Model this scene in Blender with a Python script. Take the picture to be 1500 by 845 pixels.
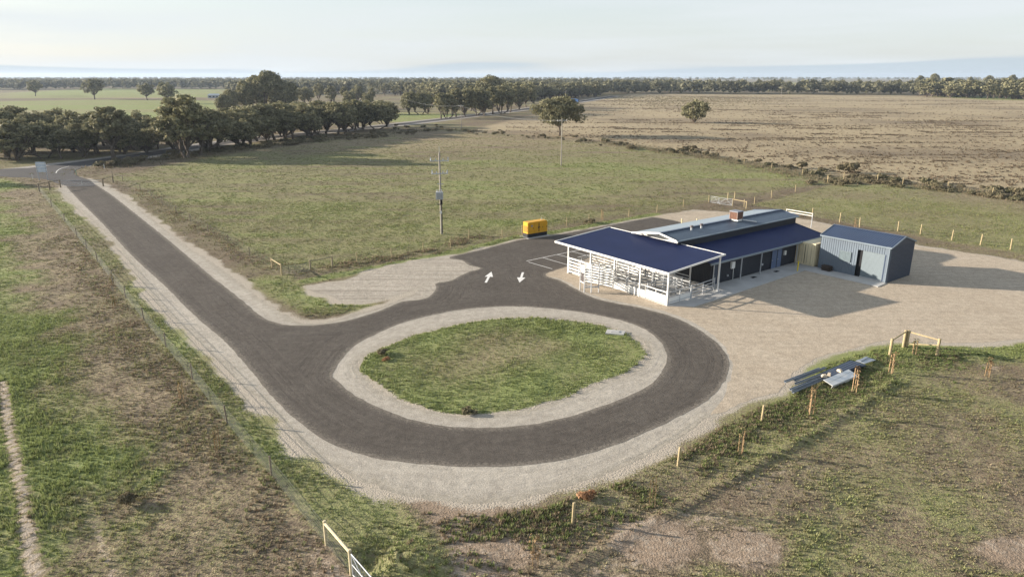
import bpy, math, random
import numpy as np
from mathutils import Vector, Matrix
from mathutils.geometry import delaunay_2d_cdt

R = math.radians
scene = bpy.context.scene
for o in list(bpy.data.objects): bpy.data.objects.remove(o)
col = scene.collection
random.seed(7)
rng = np.random.default_rng(11)

# ------------------------------------------------------------------ camera
FPX, CU, CV, CAMH = 1010.0, 750.0, 422.5, 21.0        # focal length in photo pixels, centre, drone height
PITCH = math.atan(310.5 / FPX)
cam = bpy.data.cameras.new('camera'); cam_o = bpy.data.objects.new('camera', cam); col.objects.link(cam_o)
cam.sensor_width = 36; cam.lens = 36 * FPX / 1500; cam.clip_start = 0.5; cam.clip_end = 40000
cam_o.location = (0, 0, CAMH); cam_o.rotation_euler = (R(90) - PITCH, 0, 0)
scene.camera = cam_o
scene.render.resolution_x, scene.render.resolution_y = 1024, 576

# ------------------------------------------------------------------ sky and sun
SUN_EL = 13.3
SHADOW_AZ = R(-12)                                     # direction the shadows fall, from +X
L = Vector((math.cos(R(SUN_EL)) * math.cos(SHADOW_AZ), math.cos(R(SUN_EL)) * math.sin(SHADOW_AZ), -math.sin(R(SUN_EL))))
world = bpy.data.worlds.new('World'); scene.world = world; world.use_nodes = True
nt = world.node_tree; N = nt.nodes; LK = nt.links
for n in list(N): N.remove(n)
out = N.new('ShaderNodeOutputWorld'); bg = N.new('ShaderNodeBackground'); LK.new(bg.outputs[0], out.inputs[0])
sky = N.new('ShaderNodeTexSky'); sky.sky_type = 'NISHITA'; sky.sun_disc = False
sky.sun_elevation = R(SUN_EL); sky.sun_rotation = math.atan2(-L.x, -L.y)
sky.altitude = 100; sky.air_density = 1.0; sky.dust_density = 1.4; sky.ozone_density = 1.6
tc = N.new('ShaderNodeTexCoord'); sep = N.new('ShaderNodeSeparateXYZ'); LK.new(tc.outputs['Generated'], sep.inputs[0])
# thin high cloud: streaks stretched along the horizon
mp = N.new('ShaderNodeMapping'); mp.inputs['Scale'].default_value = (1.6, 1.6, 22); LK.new(tc.outputs['Generated'], mp.inputs[0])
nz = N.new('ShaderNodeTexNoise'); nz.inputs['Scale'].default_value = 1.7; nz.inputs['Detail'].default_value = 5; nz.inputs['Roughness'].default_value = .5
LK.new(mp.outputs[0], nz.inputs['Vector'])
rp = N.new('ShaderNodeMapRange'); rp.inputs['From Min'].default_value = .34; rp.inputs['From Max'].default_value = .66
rp.inputs['To Min'].default_value = .72; rp.inputs['To Max'].default_value = .95; LK.new(nz.outputs[0], rp.inputs['Value'])
mixc = N.new('ShaderNodeMixRGB'); mixc.inputs['Color2'].default_value = (3.95, 4.2, 4.35, 1)
el = N.new('ShaderNodeMapRange'); el.inputs['From Min'].default_value = .05; el.inputs['From Max'].default_value = .75; el.inputs['To Min'].default_value = 1.0; el.inputs['To Max'].default_value = .42
LK.new(sep.outputs['Z'], el.inputs['Value']); vf = N.new('ShaderNodeMath'); vf.operation = 'MULTIPLY'; LK.new(rp.outputs[0], vf.inputs[0]); LK.new(el.outputs[0], vf.inputs[1])
LK.new(vf.outputs[0], mixc.inputs['Fac']); LK.new(sky.outputs[0], mixc.inputs['Color1'])
# low bank of slate-blue cloud along the horizon, its top uneven
nz2 = N.new('ShaderNodeTexNoise'); nz2.inputs['Scale'].default_value = 2.2; nz2.inputs['Detail'].default_value = 3
mp2 = N.new('ShaderNodeMapping'); mp2.inputs['Scale'].default_value = (.55, .55, 9); mp2.inputs['Location'].default_value = (0.35, 1.3, 0); LK.new(tc.outputs['Generated'], mp2.inputs[0]); LK.new(mp2.outputs[0], nz2.inputs['Vector'])
hz = N.new('ShaderNodeMath'); hz.operation = 'MULTIPLY_ADD'; hz.inputs[1].default_value = .13; hz.inputs[2].default_value = -.052
LK.new(nz2.outputs[0], hz.inputs[0])
df = N.new('ShaderNodeMath'); df.operation = 'SUBTRACT'; LK.new(hz.outputs[0], df.inputs[0]); LK.new(sep.outputs['Z'], df.inputs[1])
sm = N.new('ShaderNodeMapRange'); sm.interpolation_type = 'SMOOTHSTEP'; sm.inputs['From Min'].default_value = -.004; sm.inputs['From Max'].default_value = .004
sm.inputs['To Max'].default_value = .8
LK.new(df.outputs[0], sm.inputs['Value'])
mix2 = N.new('ShaderNodeMixRGB'); mix2.inputs['Color2'].default_value = (2.7, 3.2, 3.6, 1)
LK.new(sm.outputs[0], mix2.inputs['Fac']); LK.new(mixc.outputs[0], mix2.inputs['Color1'])
LK.new(mix2.outputs[0], bg.inputs['Color']); bg.inputs['Strength'].default_value = 0.086
sun = bpy.data.lights.new('sun', 'SUN'); sun_o = bpy.data.objects.new('sun', sun); col.objects.link(sun_o)
sun.energy = 5.0; sun.angle = R(0.5); sun.color = (1.0, .90, .77)
sun_o.rotation_euler = L.to_track_quat('-Z', 'Y').to_euler(); sun_o.location = (-200, 60, 80)

vs = scene.view_settings; vs.view_transform = 'Standard'; vs.look = 'None'; vs.gamma = 1; vs.use_curve_mapping = False
vs.exposure = 1.27
scene.render.engine = 'CYCLES'
try: scene.cycles.volume_bounces = 0; scene.cycles.max_bounces = 5; scene.cycles.diffuse_bounces = 2; scene.cycles.transparent_max_bounces = 4
except Exception: pass

# ------------------------------------------------------------------ helpers: pixels to the ground
CP, SP = math.cos(PITCH), math.sin(PITCH)
def P(u, v, z=0.0):
    r = (u - CU) / FPX; d = (v - CV) / FPX; t = (CAMH - z) / (d * CP + SP)
    return np.array([r * t, (CP - d * SP) * t])
def PP(lst): return np.array([P(u, v) for u, v in lst])
def pxm(u, v):                                        # photo pixels per metre at a ground pixel
    d = (v - CV) / FPX; return FPX * (d * CP + SP) / CAMH

# ------------------------------------------------------------------ helpers: noise, polygons
def _h(ix, iy, seed):
    n = (ix.astype(np.int64) * 374761393 + iy.astype(np.int64) * 668265263 + seed * 974634777) & 0xffffffff
    n = ((n ^ (n >> 13)) * 1274126177) & 0xffffffff
    return ((n ^ (n >> 16)) & 0xffff) / 65535.0
def vnoise(x, y, scale, seed):
    x = x / scale; y = y / scale; ix = np.floor(x); iy = np.floor(y); fx = x - ix; fy = y - iy
    fx = fx * fx * (3 - 2 * fx); fy = fy * fy * (3 - 2 * fy)
    a = _h(ix, iy, seed); b = _h(ix + 1, iy, seed); c = _h(ix, iy + 1, seed); d = _h(ix + 1, iy + 1, seed)
    return (a * (1 - fx) + b * fx) * (1 - fy) + (c * (1 - fx) + d * fx) * fy
def fbm(x, y, scale, octs, seed):
    r = 0; a = 1; t = 0
    for i in range(octs): r = r + a * vnoise(x + i * 17.3, y - i * 9.1, scale / 2 ** i, seed + i); t += a; a *= .55
    return r / t
def sstep(a, b, x): t = np.clip((x - a) / (b - a), 0, 1); return t * t * (3 - 2 * t)
def dist_line(x, y, pts, closed=False):
    best = np.full(x.shape, 1e9); n = len(pts)
    for i in range(n if closed else n - 1):
        ax, ay = pts[i]; bx, by = pts[(i + 1) % n]; dx, dy = bx - ax, by - ay; ll = dx * dx + dy * dy + 1e-9
        t = np.clip(((x - ax) * dx + (y - ay) * dy) / ll, 0, 1)
        best = np.minimum(best, (x - ax - t * dx) ** 2 + (y - ay - t * dy) ** 2)
    return np.sqrt(best)
def inside(x, y, pts):
    r = np.zeros(x.shape, bool); n = len(pts)
    for i in range(n):
        ax, ay = pts[i]; bx, by = pts[(i + 1) % n]
        if ay == by: continue
        r ^= ((ay > y) != (by > y)) & (x < (bx - ax) * (y - ay) / (by - ay) + ax)
    return r
def sdist(x, y, pts):                                  # positive inside; only exact near the polygon
    pts = np.asarray(pts); m = 12
    lo = pts.min(0) - m; hi = pts.max(0) + m
    res = np.full(x.shape, -m * 1.0); k = (x > lo[0]) & (x < hi[0]) & (y > lo[1]) & (y < hi[1])
    if k.any():
        d = dist_line(x[k], y[k], pts, True); s = np.where(inside(x[k], y[k], pts), d, -d); res[k] = s
    return res
def spline(pts, step, closed=True, jit=0, seed=0):
    pts = np.asarray(pts, float); n = len(pts); o = []
    for i in range(n if closed else n - 1):
        g = (lambda k: pts[k % n]) if closed else (lambda k: pts[min(max(k, 0), n - 1)])
        p0, p1, p2, p3 = g(i - 1), g(i), g(i + 1), g(i + 2)
        m = max(1, int(np.linalg.norm(p2 - p1) / step)); m = min(m, 60)
        for k in range(m):
            t = k / m
            o.append(.5 * (2 * p1 + (p2 - p0) * t + (2 * p0 - 5 * p1 + 4 * p2 - p3) * t * t + (3 * p1 - p0 - 3 * p2 + p3) * t ** 3))
    if not closed: o.append(pts[-1])
    o = np.array(o)
    if jit:
        r = np.random.default_rng(seed); o = o + r.normal(0, jit, o.shape)
    return o

# ------------------------------------------------------------------ helpers: materials
MATS = {}
def _new(name):
    m = bpy.data.materials.new(name); m.use_nodes = True; n = m.node_tree.nodes
    return m, n, m.node_tree.links, n['Principled BSDF']
def mat(name, c, rough=.6, metal=0, var=.12, scale=3.0, bump=0, bscale=40, spec=.3):
    if name in MATS: return MATS[name]
    m, n, l, b = _new(name); MATS[name] = m
    b.inputs['Roughness'].default_value = rough; b.inputs['Metallic'].default_value = metal; b.inputs['Specular IOR Level'].default_value = spec
    t = n.new('ShaderNodeTexCoord'); z = n.new('ShaderNodeTexNoise'); z.inputs['Scale'].default_value = scale; z.inputs['Detail'].default_value = 6
    l.new(t.outputs['Object'], z.inputs['Vector'])
    r = n.new('ShaderNodeValToRGB'); r.color_ramp.elements[0].position = .3; r.color_ramp.elements[1].position = .7
    r.color_ramp.elements[0].color = tuple(x * (1 - var) for x in c) + (1,); r.color_ramp.elements[1].color = tuple(min(1, x * (1 + var)) for x in c) + (1,)
    l.new(z.outputs[0], r.inputs[0]); l.new(r.outputs[0], b.inputs['Base Color'])
    if bump:
        z2 = n.new('ShaderNodeTexNoise'); z2.inputs['Scale'].default_value = bscale; z2.inputs['Detail'].default_value = 4; l.new(t.outputs['Object'], z2.inputs['Vector'])
        bp = n.new('ShaderNodeBump'); bp.inputs['Strength'].default_value = bump; bp.inputs['Distance'].default_value = .05
        l.new(z2.outputs[0], bp.inputs['Height']); l.new(bp.outputs[0], b.inputs['Normal'])
    return m
def noise(n, l, vec, scale, detail=5, rough=.55, lo=0, hi=1, fmin=.3, fmax=.7):
    z = n.new('ShaderNodeTexNoise'); z.inputs['Scale'].default_value = scale; z.inputs['Detail'].default_value = detail; z.inputs['Roughness'].default_value = rough
    l.new(vec, z.inputs['Vector']); r = n.new('ShaderNodeMapRange'); r.inputs['From Min'].default_value = fmin; r.inputs['From Max'].default_value = fmax
    r.inputs['To Min'].default_value = lo; r.inputs['To Max'].default_value = hi; l.new(z.outputs[0], r.inputs['Value']); return r.outputs[0]
def mixn(n, l, fac, a, b, mode='MIX'):
    m = n.new('ShaderNodeMixRGB'); m.blend_type = mode
    for i, v in ((0, fac), (1, a), (2, b)):
        if hasattr(v, 'links') or hasattr(v, 'is_linked'): l.new(v, m.inputs[i])
        elif i == 0: m.inputs[0].default_value = v
        else: m.inputs[i].default_value = tuple(v) + (1,)
    return m.outputs[0]
def mathn(n, l, op, a, b=None, c=None, clamp=False):
    m = n.new('ShaderNodeMath'); m.operation = op; m.use_clamp = clamp
    for i, v in ((0, a), (1, b), (2, c)):
        if v is None: continue
        if hasattr(v, 'is_linked'): l.new(v, m.inputs[i])
        else: m.inputs[i].default_value = v
    return m.outputs[0]
def addbump(n, l, b, h, strength, dist):
    bp = n.new('ShaderNodeBump'); bp.inputs['Strength'].default_value = strength; bp.inputs['Distance'].default_value = dist
    l.new(h, bp.inputs['Height']); l.new(bp.outputs[0], b.inputs['Normal'])

# ------------------------------------------------------------------ helpers: objects
def mesh_np(name, V, F):
    me = bpy.data.meshes.new(name); V = np.asarray(V, np.float32); F = np.asarray(F, np.int32)
    me.vertices.add(len(V)); me.vertices.foreach_set('co', V.ravel())
    k = F.shape[1]; me.loops.add(F.size); me.loops.foreach_set('vertex_index', F.ravel())
    me.polygons.add(len(F)); me.polygons.foreach_set('loop_start', np.arange(0, F.size, k, dtype=np.int32))
    me.update(calc_edges=True); return me
def color_attr(me, name, C):
    a = me.attributes.new(name, 'FLOAT_COLOR', 'POINT'); C = np.asarray(C, np.float32)
    if C.shape[1] == 3: C = np.hstack([C, np.ones((len(C), 1), np.float32)])
    a.data.foreach_set('color', C.ravel())
def link(name, me, m, parent=None, loc=None, smooth=False):
    o = bpy.data.objects.new(name, me); col.objects.link(o)
    if m is not None and me is not None and not me.materials: me.materials.append(m)
    if parent: o.parent = parent
    if loc is not None: o.location = loc
    if smooth: me.polygons.foreach_set('use_smooth', np.ones(len(me.polygons), bool))
    return o
def tag(o, label, cat, group=None):
    o['label'] = label; o['category'] = cat
    if group: o['group'] = group
    return o
def thing(name, label, cat, loc=(0, 0, 0), rz=0, group=None):
    o = bpy.data.objects.new(name, None); col.objects.link(o); o.location = loc; o.rotation_euler = (0, 0, rz)
    o.empty_display_size = .2
    return tag(o, label, cat, group)
def struct(o): o['kind'] = 'structure'; return o
class MB:
    def __init__(s): s.v = []; s.f = []
    def box(s, c, d, rz=0):
        i = len(s.v); cs, sn = math.cos(rz), math.sin(rz)
        for z in (-1, 1):
            for x, y in ((-1, -1), (1, -1), (1, 1), (-1, 1)):
                a, b = x * d[0] / 2, y * d[1] / 2; s.v.append((c[0] + a * cs - b * sn, c[1] + a * sn + b * cs, c[2] + z * d[2] / 2))
        s.f += [tuple(i + k for k in q) for q in ((3, 2, 1, 0), (4, 5, 6, 7), (0, 1, 5, 4), (1, 2, 6, 5), (2, 3, 7, 6), (3, 0, 4, 7))]; return s
    def bar(s, p, q, w, h):                            # box beam between two points, w across, h up
        p, q = Vector(p), Vector(q); d = (q - p).normalized(); u = Vector((0, 0, 1))
        if abs(d.z) > .95: u = Vector((1, 0, 0))
        x = d.cross(u).normalized(); y = x.cross(d).normalized(); i = len(s.v)
        for e in (p, q):
            for a, b in ((-1, -1), (1, -1), (1, 1), (-1, 1)): s.v.append(tuple(e + x * a * w / 2 + y * b * h / 2))
        s.f += [tuple(i + k for k in t) for t in ((0, 3, 2, 1), (4, 5, 6, 7), (0, 1, 5, 4), (1, 2, 6, 5), (2, 3, 7, 6), (3, 0, 4, 7))]; return s
    def tube(s, pts, r, n=8, cap=True):
        pts = [Vector(p) for p in pts]; rs = r if isinstance(r, (list, tuple)) else [r] * len(pts); i0 = len(s.v)
        d0 = (pts[-1] - pts[0]).normalized(); u = Vector((0, 0, 1)) if abs(d0.z) < .9 else Vector((1, 0, 0))
        for k, p in enumerate(pts):
            d = (pts[min(k + 1, len(pts) - 1)] - pts[max(k - 1, 0)]).normalized(); x = d.cross(u).normalized(); y = x.cross(d).normalized()
            for j in range(n): a = 2 * math.pi * j / n; s.v.append(tuple(p + x * math.cos(a) * rs[k] + y * math.sin(a) * rs[k]))
        for k in range(len(pts) - 1):
            for j in range(n): a = i0 + k * n + j; b = i0 + k * n + (j + 1) % n; s.f.append((a, b, b + n, a + n))
        if cap: s.f.append(tuple(i0 + j for j in reversed(range(n)))); s.f.append(tuple(i0 + (len(pts) - 1) * n + j for j in range(n)))
        return s
    def prism(s, poly, z0, z1):
        i = len(s.v); n = len(poly)
        s.v += [(x, y, z0) for x, y in poly] + [(x, y, z1) for x, y in poly]
        s.f.append(tuple(i + k for k in reversed(range(n)))); s.f.append(tuple(i + n + k for k in range(n)))
        for k in range(n): s.f.append((i + k, i + (k + 1) % n, i + n + (k + 1) % n, i + n + k))
        return s
    def quad(s, a, b, c, d): i = len(s.v); s.v += [tuple(a), tuple(b), tuple(c), tuple(d)]; s.f.append((i, i + 1, i + 2, i + 3)); return s
    def mesh(s, name): me = bpy.data.meshes.new(name); me.from_pydata(s.v, [], s.f); me.update(); return me
    def build(s, name, m, parent=None, smooth=False): return link(name, s.mesh(name), m, parent, smooth=smooth)
def sheet(name, outer, holes, z, m, grid=None, wear=None):
    """flat sheet; with a grid it carries the distance to its edge so the material can follow the traffic"""
    loops = [outer] + list(holes); V2 = [Vector((float(x), float(y))) for lp in loops for x, y in lp]; E = []; k = 0
    for lp in loops: nn = len(lp); E += [(k + i, k + (i + 1) % nn) for i in range(nn)]; k += nn
    if grid:
        lo, hi = np.min(outer, 0), np.max(outer, 0); GX, GY = np.meshgrid(np.arange(lo[0], hi[0], grid), np.arange(lo[1], hi[1], grid)); GX, GY = GX.ravel(), GY.ravel()
        kp = inside(GX, GY, outer)
        for h in holes: kp &= ~inside(GX, GY, h)
        GX, GY = GX[kp], GY[kp]; de = np.minimum.reduce([dist_line(GX, GY, lp[::2], True) for lp in loops]); kp = de > grid * .4; V2 += [Vector((float(a), float(b))) for a, b in zip(GX[kp], GY[kp])]
    vs_, _, fs_, *_r = delaunay_2d_cdt(V2, E, [], 1, 1e-4)
    V = np.array([(p.x, p.y) for p in vs_]); F = np.array([t for t in fs_], np.int32); c = V[F].mean(1); kp = inside(c[:, 0], c[:, 1], outer)
    for h in holes: kp &= ~inside(c[:, 0], c[:, 1], h)
    F = F[kp]; a, b, c = V[F[:, 0]], V[F[:, 1]], V[F[:, 2]]
    cr = (b[:, 0] - a[:, 0]) * (c[:, 1] - a[:, 1]) - (b[:, 1] - a[:, 1]) * (c[:, 0] - a[:, 0]); F[cr < 0] = F[cr < 0][:, ::-1]
    me = mesh_np(name, np.column_stack([V, np.full(len(V), z)]), F)
    if grid:
        w = wear if wear is not None else loops; d = np.minimum.reduce([dist_line(V[:, 0], V[:, 1], lp[::2], True) for lp in w]); color_attr(me, 'wear', np.stack([d / 12, d * 0, d * 0], 1))
    return struct(link(name, me, m))

# ------------------------------------------------------------------ outlines on the ground (traced, metres)
ASPHALT = [(96,270),(113,290.6),(147.5,325),(192,373),(240,417.5),(285,462),(329,500),(365,540),(400,582),(437,617),(481,648),(532,666),(582,676),(650,682),(717,684),(780,680),(847,668),(915,646),(982,616),(1016,599),(1046,577),(1064,552),(1068,530),(1055,507),(1030,487),(993,467),(946,452.5),(898,443),(863,433.5),(822.6,412),(799,403),(820,394),(850,384),(900,362),(960,345),(1000,334),(998,325.7),(960,318.6),(946,320),(891,330.4),(804,346),(759,352),(700,367),(658,377),(676,381.6),(688.5,389),(704,393),(682,400),(661,411),(638,415),(639,423),(624,437),(590,441.6),(559,454),(522,466),(473,475),(424,476),(393,469),(374.6,457),(357,441.5),(309,404),(247,352),(192,308),(161,284),(139,270),(128,262),(104,259)]
RING = [(487,552),(494.7,534),(516,509),(541,494),(584,475),(627,463),(673,454),(719,449.5),(760,449),(800,451.4),(850,457),(900,467),(940,480),(965,498),(976,517),(972,540),(955,562),(915,582),(864,600.5),(830,611),(775,622),(717,626),(667,625),(609,615.7),(555.4,597),(521.7,580),(496,560)]
LAWN = [(524,543),(535,522),(559,509),(602,491),(642,481.6),(688.6,471),(744,464.7),(800,464.7),(850,470),(890,478),(920,489),(942,503),(950,517),(945,528),(920,545),(870,565),(830,583.6),(778,599),(731,607),(683.6,610.6),(633,602),(582,585),(552,566)]
GRAVEL = [(88,275),(103,294),(134,323),(165,352),(192,386.6),(219.6,431),(261,472),(309,517),(350,558),(380,585),(413.7,620.7),(457.6,664.6),(515,698),(565.6,718.6),(616,729),(667,735.5),(717,733.8),(778,727),(841,708),(891,693),(945,669.6),(996,641),(1043,610.6),(1085,592),(1106,560),(1108,540),(1085,500),(1040,470),(993,450),(946,440),(880,400),(700,400),(560,449),(522,458.5),(482,471),(445,473),(427,466),(402,451),(378,435),(357,417.5),(309,383),(267.6,356),(219.6,318),(185,290.6),(151,270),(128,262)]
SANDPATCH = [(451.6,420),(504,411),(541,398.5),(605.5,383),(658,375.4),(700,372),(720,395),(690,420),(640,440),(602,441),(612,424),(584,432),(535,443),(498,441.6),(488.5,434),(464,429)]
YARD = [(799,403),(822.6,409),(863,430),(898,440),(946,449),(993,462),(1030,480),(1060,505),(1072,530),(1070,552),(1060,580),(1043,608),(1100,584),(1137,575),(1152,560),(1168,541.5),(1201.5,523),(1254,509),(1297,498.5),(1346,501),(1389,501.5),(1448,501.5),(1494,497),(1640,492),(1720,440),(1600,402),(1494,383),(1400,368),(1344,361),(1280,345),(1215,330),(1130,313),(1060,311),(1017,309),(960,317),(905,332),(840,350),(810,380)]
MAINROAD = PP([(-160,268),(-60,258),(40,249.5),(120,239.5),(200,229),(270,218),(340,208),(450,196),(560,185),(650,175),(740,164),(800,156),(850,149),(900,141)])
asphalt = spline(PP(ASPHALT), .6, jit=.03, seed=1)
ring = spline(PP(RING), .6, jit=.03, seed=2)
lawn = spline(PP(LAWN), .45, jit=.13, seed=3)
gravel = spline(PP(GRAVEL), .5, jit=.09, seed=4)
sandp = spline(PP(SANDPATCH), .4, jit=.08, seed=5)
yard = spline(PP(YARD), .5, jit=.06, seed=6)
mainroad = spline(MAINROAD, 6, closed=False)
def offset(line, w):
    d = np.gradient(line, axis=0); d /= np.linalg.norm(d, axis=1)[:, None]; n = np.stack([-d[:, 1], d[:, 0]], 1); return line + n * w
asph_c = PP(ASPHALT); lawn_c, gravel_c, yard_c, ring_c, sand_c = PP(LAWN), PP(GRAVEL), PP(YARD), PP(RING), PP(SANDPATCH)
FENCE_A = PP([(58,280),(76,303),(95,325),(113,347),(127,365),(143,383),(165,412),(184,436),(211,469),(243,508),(282,555),(333,620),(398,697),(478.5,798),(515,842)])
BERM = PP([(760,880),(825,838),(905,790),(1000,742),(1090,690),(1180,640),(1250,600),(1290,572),(1310,560)])
PADDOCK = PP([(-60,262),(6,262),(60,280),(113,347),(165,412),(243,508),(333,620),(398,697),(515,842),(560,900),(-400,900),(-300,500)])
BIGPAD = PP([(155,258),(250,300),(380,378),(400,392),(455,392),(575,374),(700,350),(765,340),(880,318),(1000,302),(1060,293),(1100,285),(1215,268),(1130,246),(1000,226),(880,208),(760,196),(640,190),(560,196),(420,215),(300,232),(200,250)])
BACKPAD = PP([(1100,300),(1215,272),(1300,270),(1400,280),(1500,292),(1640,310),(1640,390),(1500,372),(1400,356),(1300,338),(1215,322)])
DRY = PP([(690,192),(800,200),(900,208),(1010,225),(1130,243),(1230,258),(1330,268),(1500,288),(1700,310),(2400,330),(2400,150),(1500,146),(1350,141),(1200,139),(1000,138),(930,138),(860,150),(760,172)])
GREENS = [PP([(-20,150),(40,148),(160,146),(330,148),(330,158),(310,172),(60,178),(-60,178)]), PP([(20,136),(140,130),(330,131),(330,143),(150,144),(0,144)]), PP([(545,167),(600,165),(675,168),(660,175),(560,180)]),
          PP([(1350,141),(1500,142),(1600,146),(1600,151),(1500,148),(1400,145)]), PP([(1030,121),(1300,121),(1600,122),(1600,124.5),(1300,124),(1050,124)])]

def zones(x, y):
    """albedo weights on the ground: green, bare earth, straw, gravel, and flatness"""
    n1 = fbm(x, y, 9, 4, 1); n2 = fbm(x, y, 2.2, 3, 21); n3 = fbm(x, y, 30, 3, 41); n4 = fbm(x, y, 1.1, 2, 71)
    far = sstep(200, 420, y)
    green = .42 + .5 * (n1 - .5) + .55 * (n3 - .5); bare = .10 + .5 * (n2 - .5) * 1.0 + .25 * (n1 - .5); dry = .30 + .5 * (n3 - .5) + .2 * (n2 - .5)
    # grazing land left of the drive: lush far from the fence, rank and brown beside it
    k = sstep(-1, 1, sdist(x, y, PADDOCK)); dF = dist_line(x, y, FENCE_A)
    lush = sstep(3.5, 10.5, dF + 7 * (n1 - .5) + 5 * (n2 - .5) - 3.5 * sstep(34, 26, y))
    g = .34 + .66 * lush + .5 * (n2 - .5) + .3 * (n1 - .5); b = .03 * (1 - lush) + .5 * (n2 - .5) * (1 - .7 * lush) + .5 * (n1 - .5) * (1 - lush) + .16 * sstep(40, 24, y) * (1 - lush)
    row = np.abs(((dF + .6 * (n1 - .5)) % 5.6) - 2.8); b = b + .5 * sstep(.45, .1, row) * sstep(3, 5, dF) * sstep(22, 12, dF) * sstep(.35, .6, n1 + .25 * (n4 - .5))
    d_ = .26 + .20 * (1 - lush) + .5 * (n4 - .5)
    green = green * (1 - k) + g * k; bare = bare * (1 - k) + b * k; dry = dry * (1 - k) + d_ * k
    # pale cut track in the corner
    tr = PP([(5, 560), (12, 620), (28, 700), (40, 770), (52, 850)]); dt = dist_line(x, y, tr); kt = sstep(.42, .12, dt + .25 * (n4 - .5))
    green = green * (1 - kt); bare = np.maximum(bare, .9 * kt); dry = np.maximum(dry, kt)
    # big middle paddock
    k = sstep(-2, 2, sdist(x, y, BIGPAD)); st = fbm(x * .35 + y * .1, y * 1.6, 5, 4, 91)
    g = .70 + .75 * (st - .5) + .6 * (n3 - .5) - .25 * sstep(150, 230, y); b = .02 + .35 * (n2 - .5) + .42 * (n1 - .5); d_ = .34 + .6 * (n3 - .5) + .3 * sstep(170, 240, y) + .3 * (st - .5)
    green = green * (1 - k) + g * k; bare = bare * (1 - k) + b * k; dry = dry * (1 - k) + d_ * k
    k = sstep(-1, 1, sdist(x, y, BACKPAD)); e = sstep(70, 110, x + 10 * (n1 - .5))
    g = .72 - .62 * e + .5 * (n3 - .5) + .4 * (n1 - .5); b = .10 + .42 * e + .6 * (n1 - .5); d_ = .42 + .2 * e
    green = green * (1 - k) + g * k; bare = bare * (1 - k) + b * k; dry = dry * (1 - k) + d_ * k
    # dry heath beyond the shrub line
    k = sstep(-4, 4, sdist(x, y, DRY)); st = fbm(x * .25, y * 1.2, 24, 4, 131)
    g = .02 + .22 * (st - .4); b = .30 + .6 * (st - .5); d_ = .72 + .7 * (n3 - .5) + .5 * (st - .5)
    green = green * (1 - k) + g * k; bare = bare * (1 - k) + b * k; dry = dry * (1 - k) + d_ * k
    for gp in GREENS:
        k = sstep(-3, 3, sdist(x, y, gp)); sy = fbm(x * .12, y, 22, 3, 171); green = green * (1 - k) + np.clip(.95 + 1.3 * (sy - .5), .1, 1.1) * k; bare = bare * (1 - k); dry = dry * (1 - k) + .85 * k
    # lawn on the island: bright rim, worn middle
    s = sdist(x, y, lawn_c); k = sstep(-.3, .3, s); inn = sstep(2.0, 8.5, s + 11 * (n1 - .5) + 7 * (n2 - .5))
    green = green * (1 - k) + (1.02 - .50 * inn + .6 * (n2 - .5)) * k; bare = bare * (1 - k) + (.0 + .20 * inn + .8 * (n2 - .5) * inn) * k; dry = dry * (1 - k) + (.15 + .45 * inn) * k
    # bottom right paddock: olive, sandy by the berm; strip of weeds between berm and gravel
    dB = dist_line(x, y, BERM)
    near = (y < 62) & (x > -7); sb = np.where(near, sstep(8, 1.5, dB + 6 * (n1 - .5)) * sstep(44, 31, y), 0)
    kk = np.where(near & (sdist(x, y, gravel_c) < 0) & (sdist(x, y, yard_c) < 0), 1.0, 0.0)
    side = sstep(-1, 1, (x - 12.4) * .60 - (y - 33) * .80 + 0)          # right of the berm
    gR = .54 + .55 * (n1 - .5) + .5 * (n2 - .5) - .2 * sb; bR = -.04 + .50 * sb + .5 * (n2 - .5) + .35 * (n1 - .5); dR = .36 + .4 * (n4 - .5)
    gL = .50 + .9 * (n1 - .5) + .25 * sstep(38, 50, y); bL = .12 + .8 * (n1 - .5) - .3 * sstep(38, 50, y) + .25 * sstep(34, 27, y); dL = .35 + .5 * (n2 - .5)
    green = green * (1 - kk) + (gR * side + gL * (1 - side)) * kk; bare = bare * (1 - kk) + (bR * side + bL * (1 - side)) * kk; dry = dry * (1 - kk) + (dR * side + dL * (1 - side)) * kk
    # disturbed earth at the gate
    c = P(600, 795); k = sstep(9, 3, np.hypot((x - c[0]) / 1.0, (y - c[1]) / .9) + 5 * (n1 - .5)); bare = np.maximum(bare, .85 * k * (.7 + .6 * n2)); green = green * (1 - .6 * k)
    for c, rr in ((P(1432, 526), 2.6), (P(1495, 812), 2.4), (P(1090, 800), 3.0), (P(960, 790), 3.5)): k = sstep(rr, rr * .4, np.hypot(x - c[0], (y - c[1]) * 1.3) + 1.6 * (n1 - .5) + 1.4 * (n2 - .5)); bare = np.maximum(bare, .9 * k); green = green * (1 - .8 * k)
    # verge between fence and gravel: thin turf
    k = sstep(5.5, 3.5, dF) * (1 - sstep(-.5, .5, sdist(x, y, PADDOCK))); green = green * (1 - k) + (.72 + .9 * (n1 - .5) + .3 * (n2 - .5)) * k; bare = bare * (1 - k) + (.16 + .7 * (n1 - .5) + .3 * (n2 - .5)) * k
    # green line of turf along the far kerb of the apron
    k = sstep(1.6, .5, dist_line(x, y, PP([(450, 412), (540, 394), (658, 371), (760, 347), (800, 342), (880, 328), (960, 314)])) + 1.0 * (n2 - .5)); green = np.maximum(green, k); bare = bare * (1 - k)
    k = sstep(4.5, 1, dist_line(x, y, PP([(400, 410), (430, 432), (470, 448), (520, 447)])) + 2.5 * (n1 - .5)); green = np.maximum(green, .95 * k * (.6 + .6 * n2))
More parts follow.
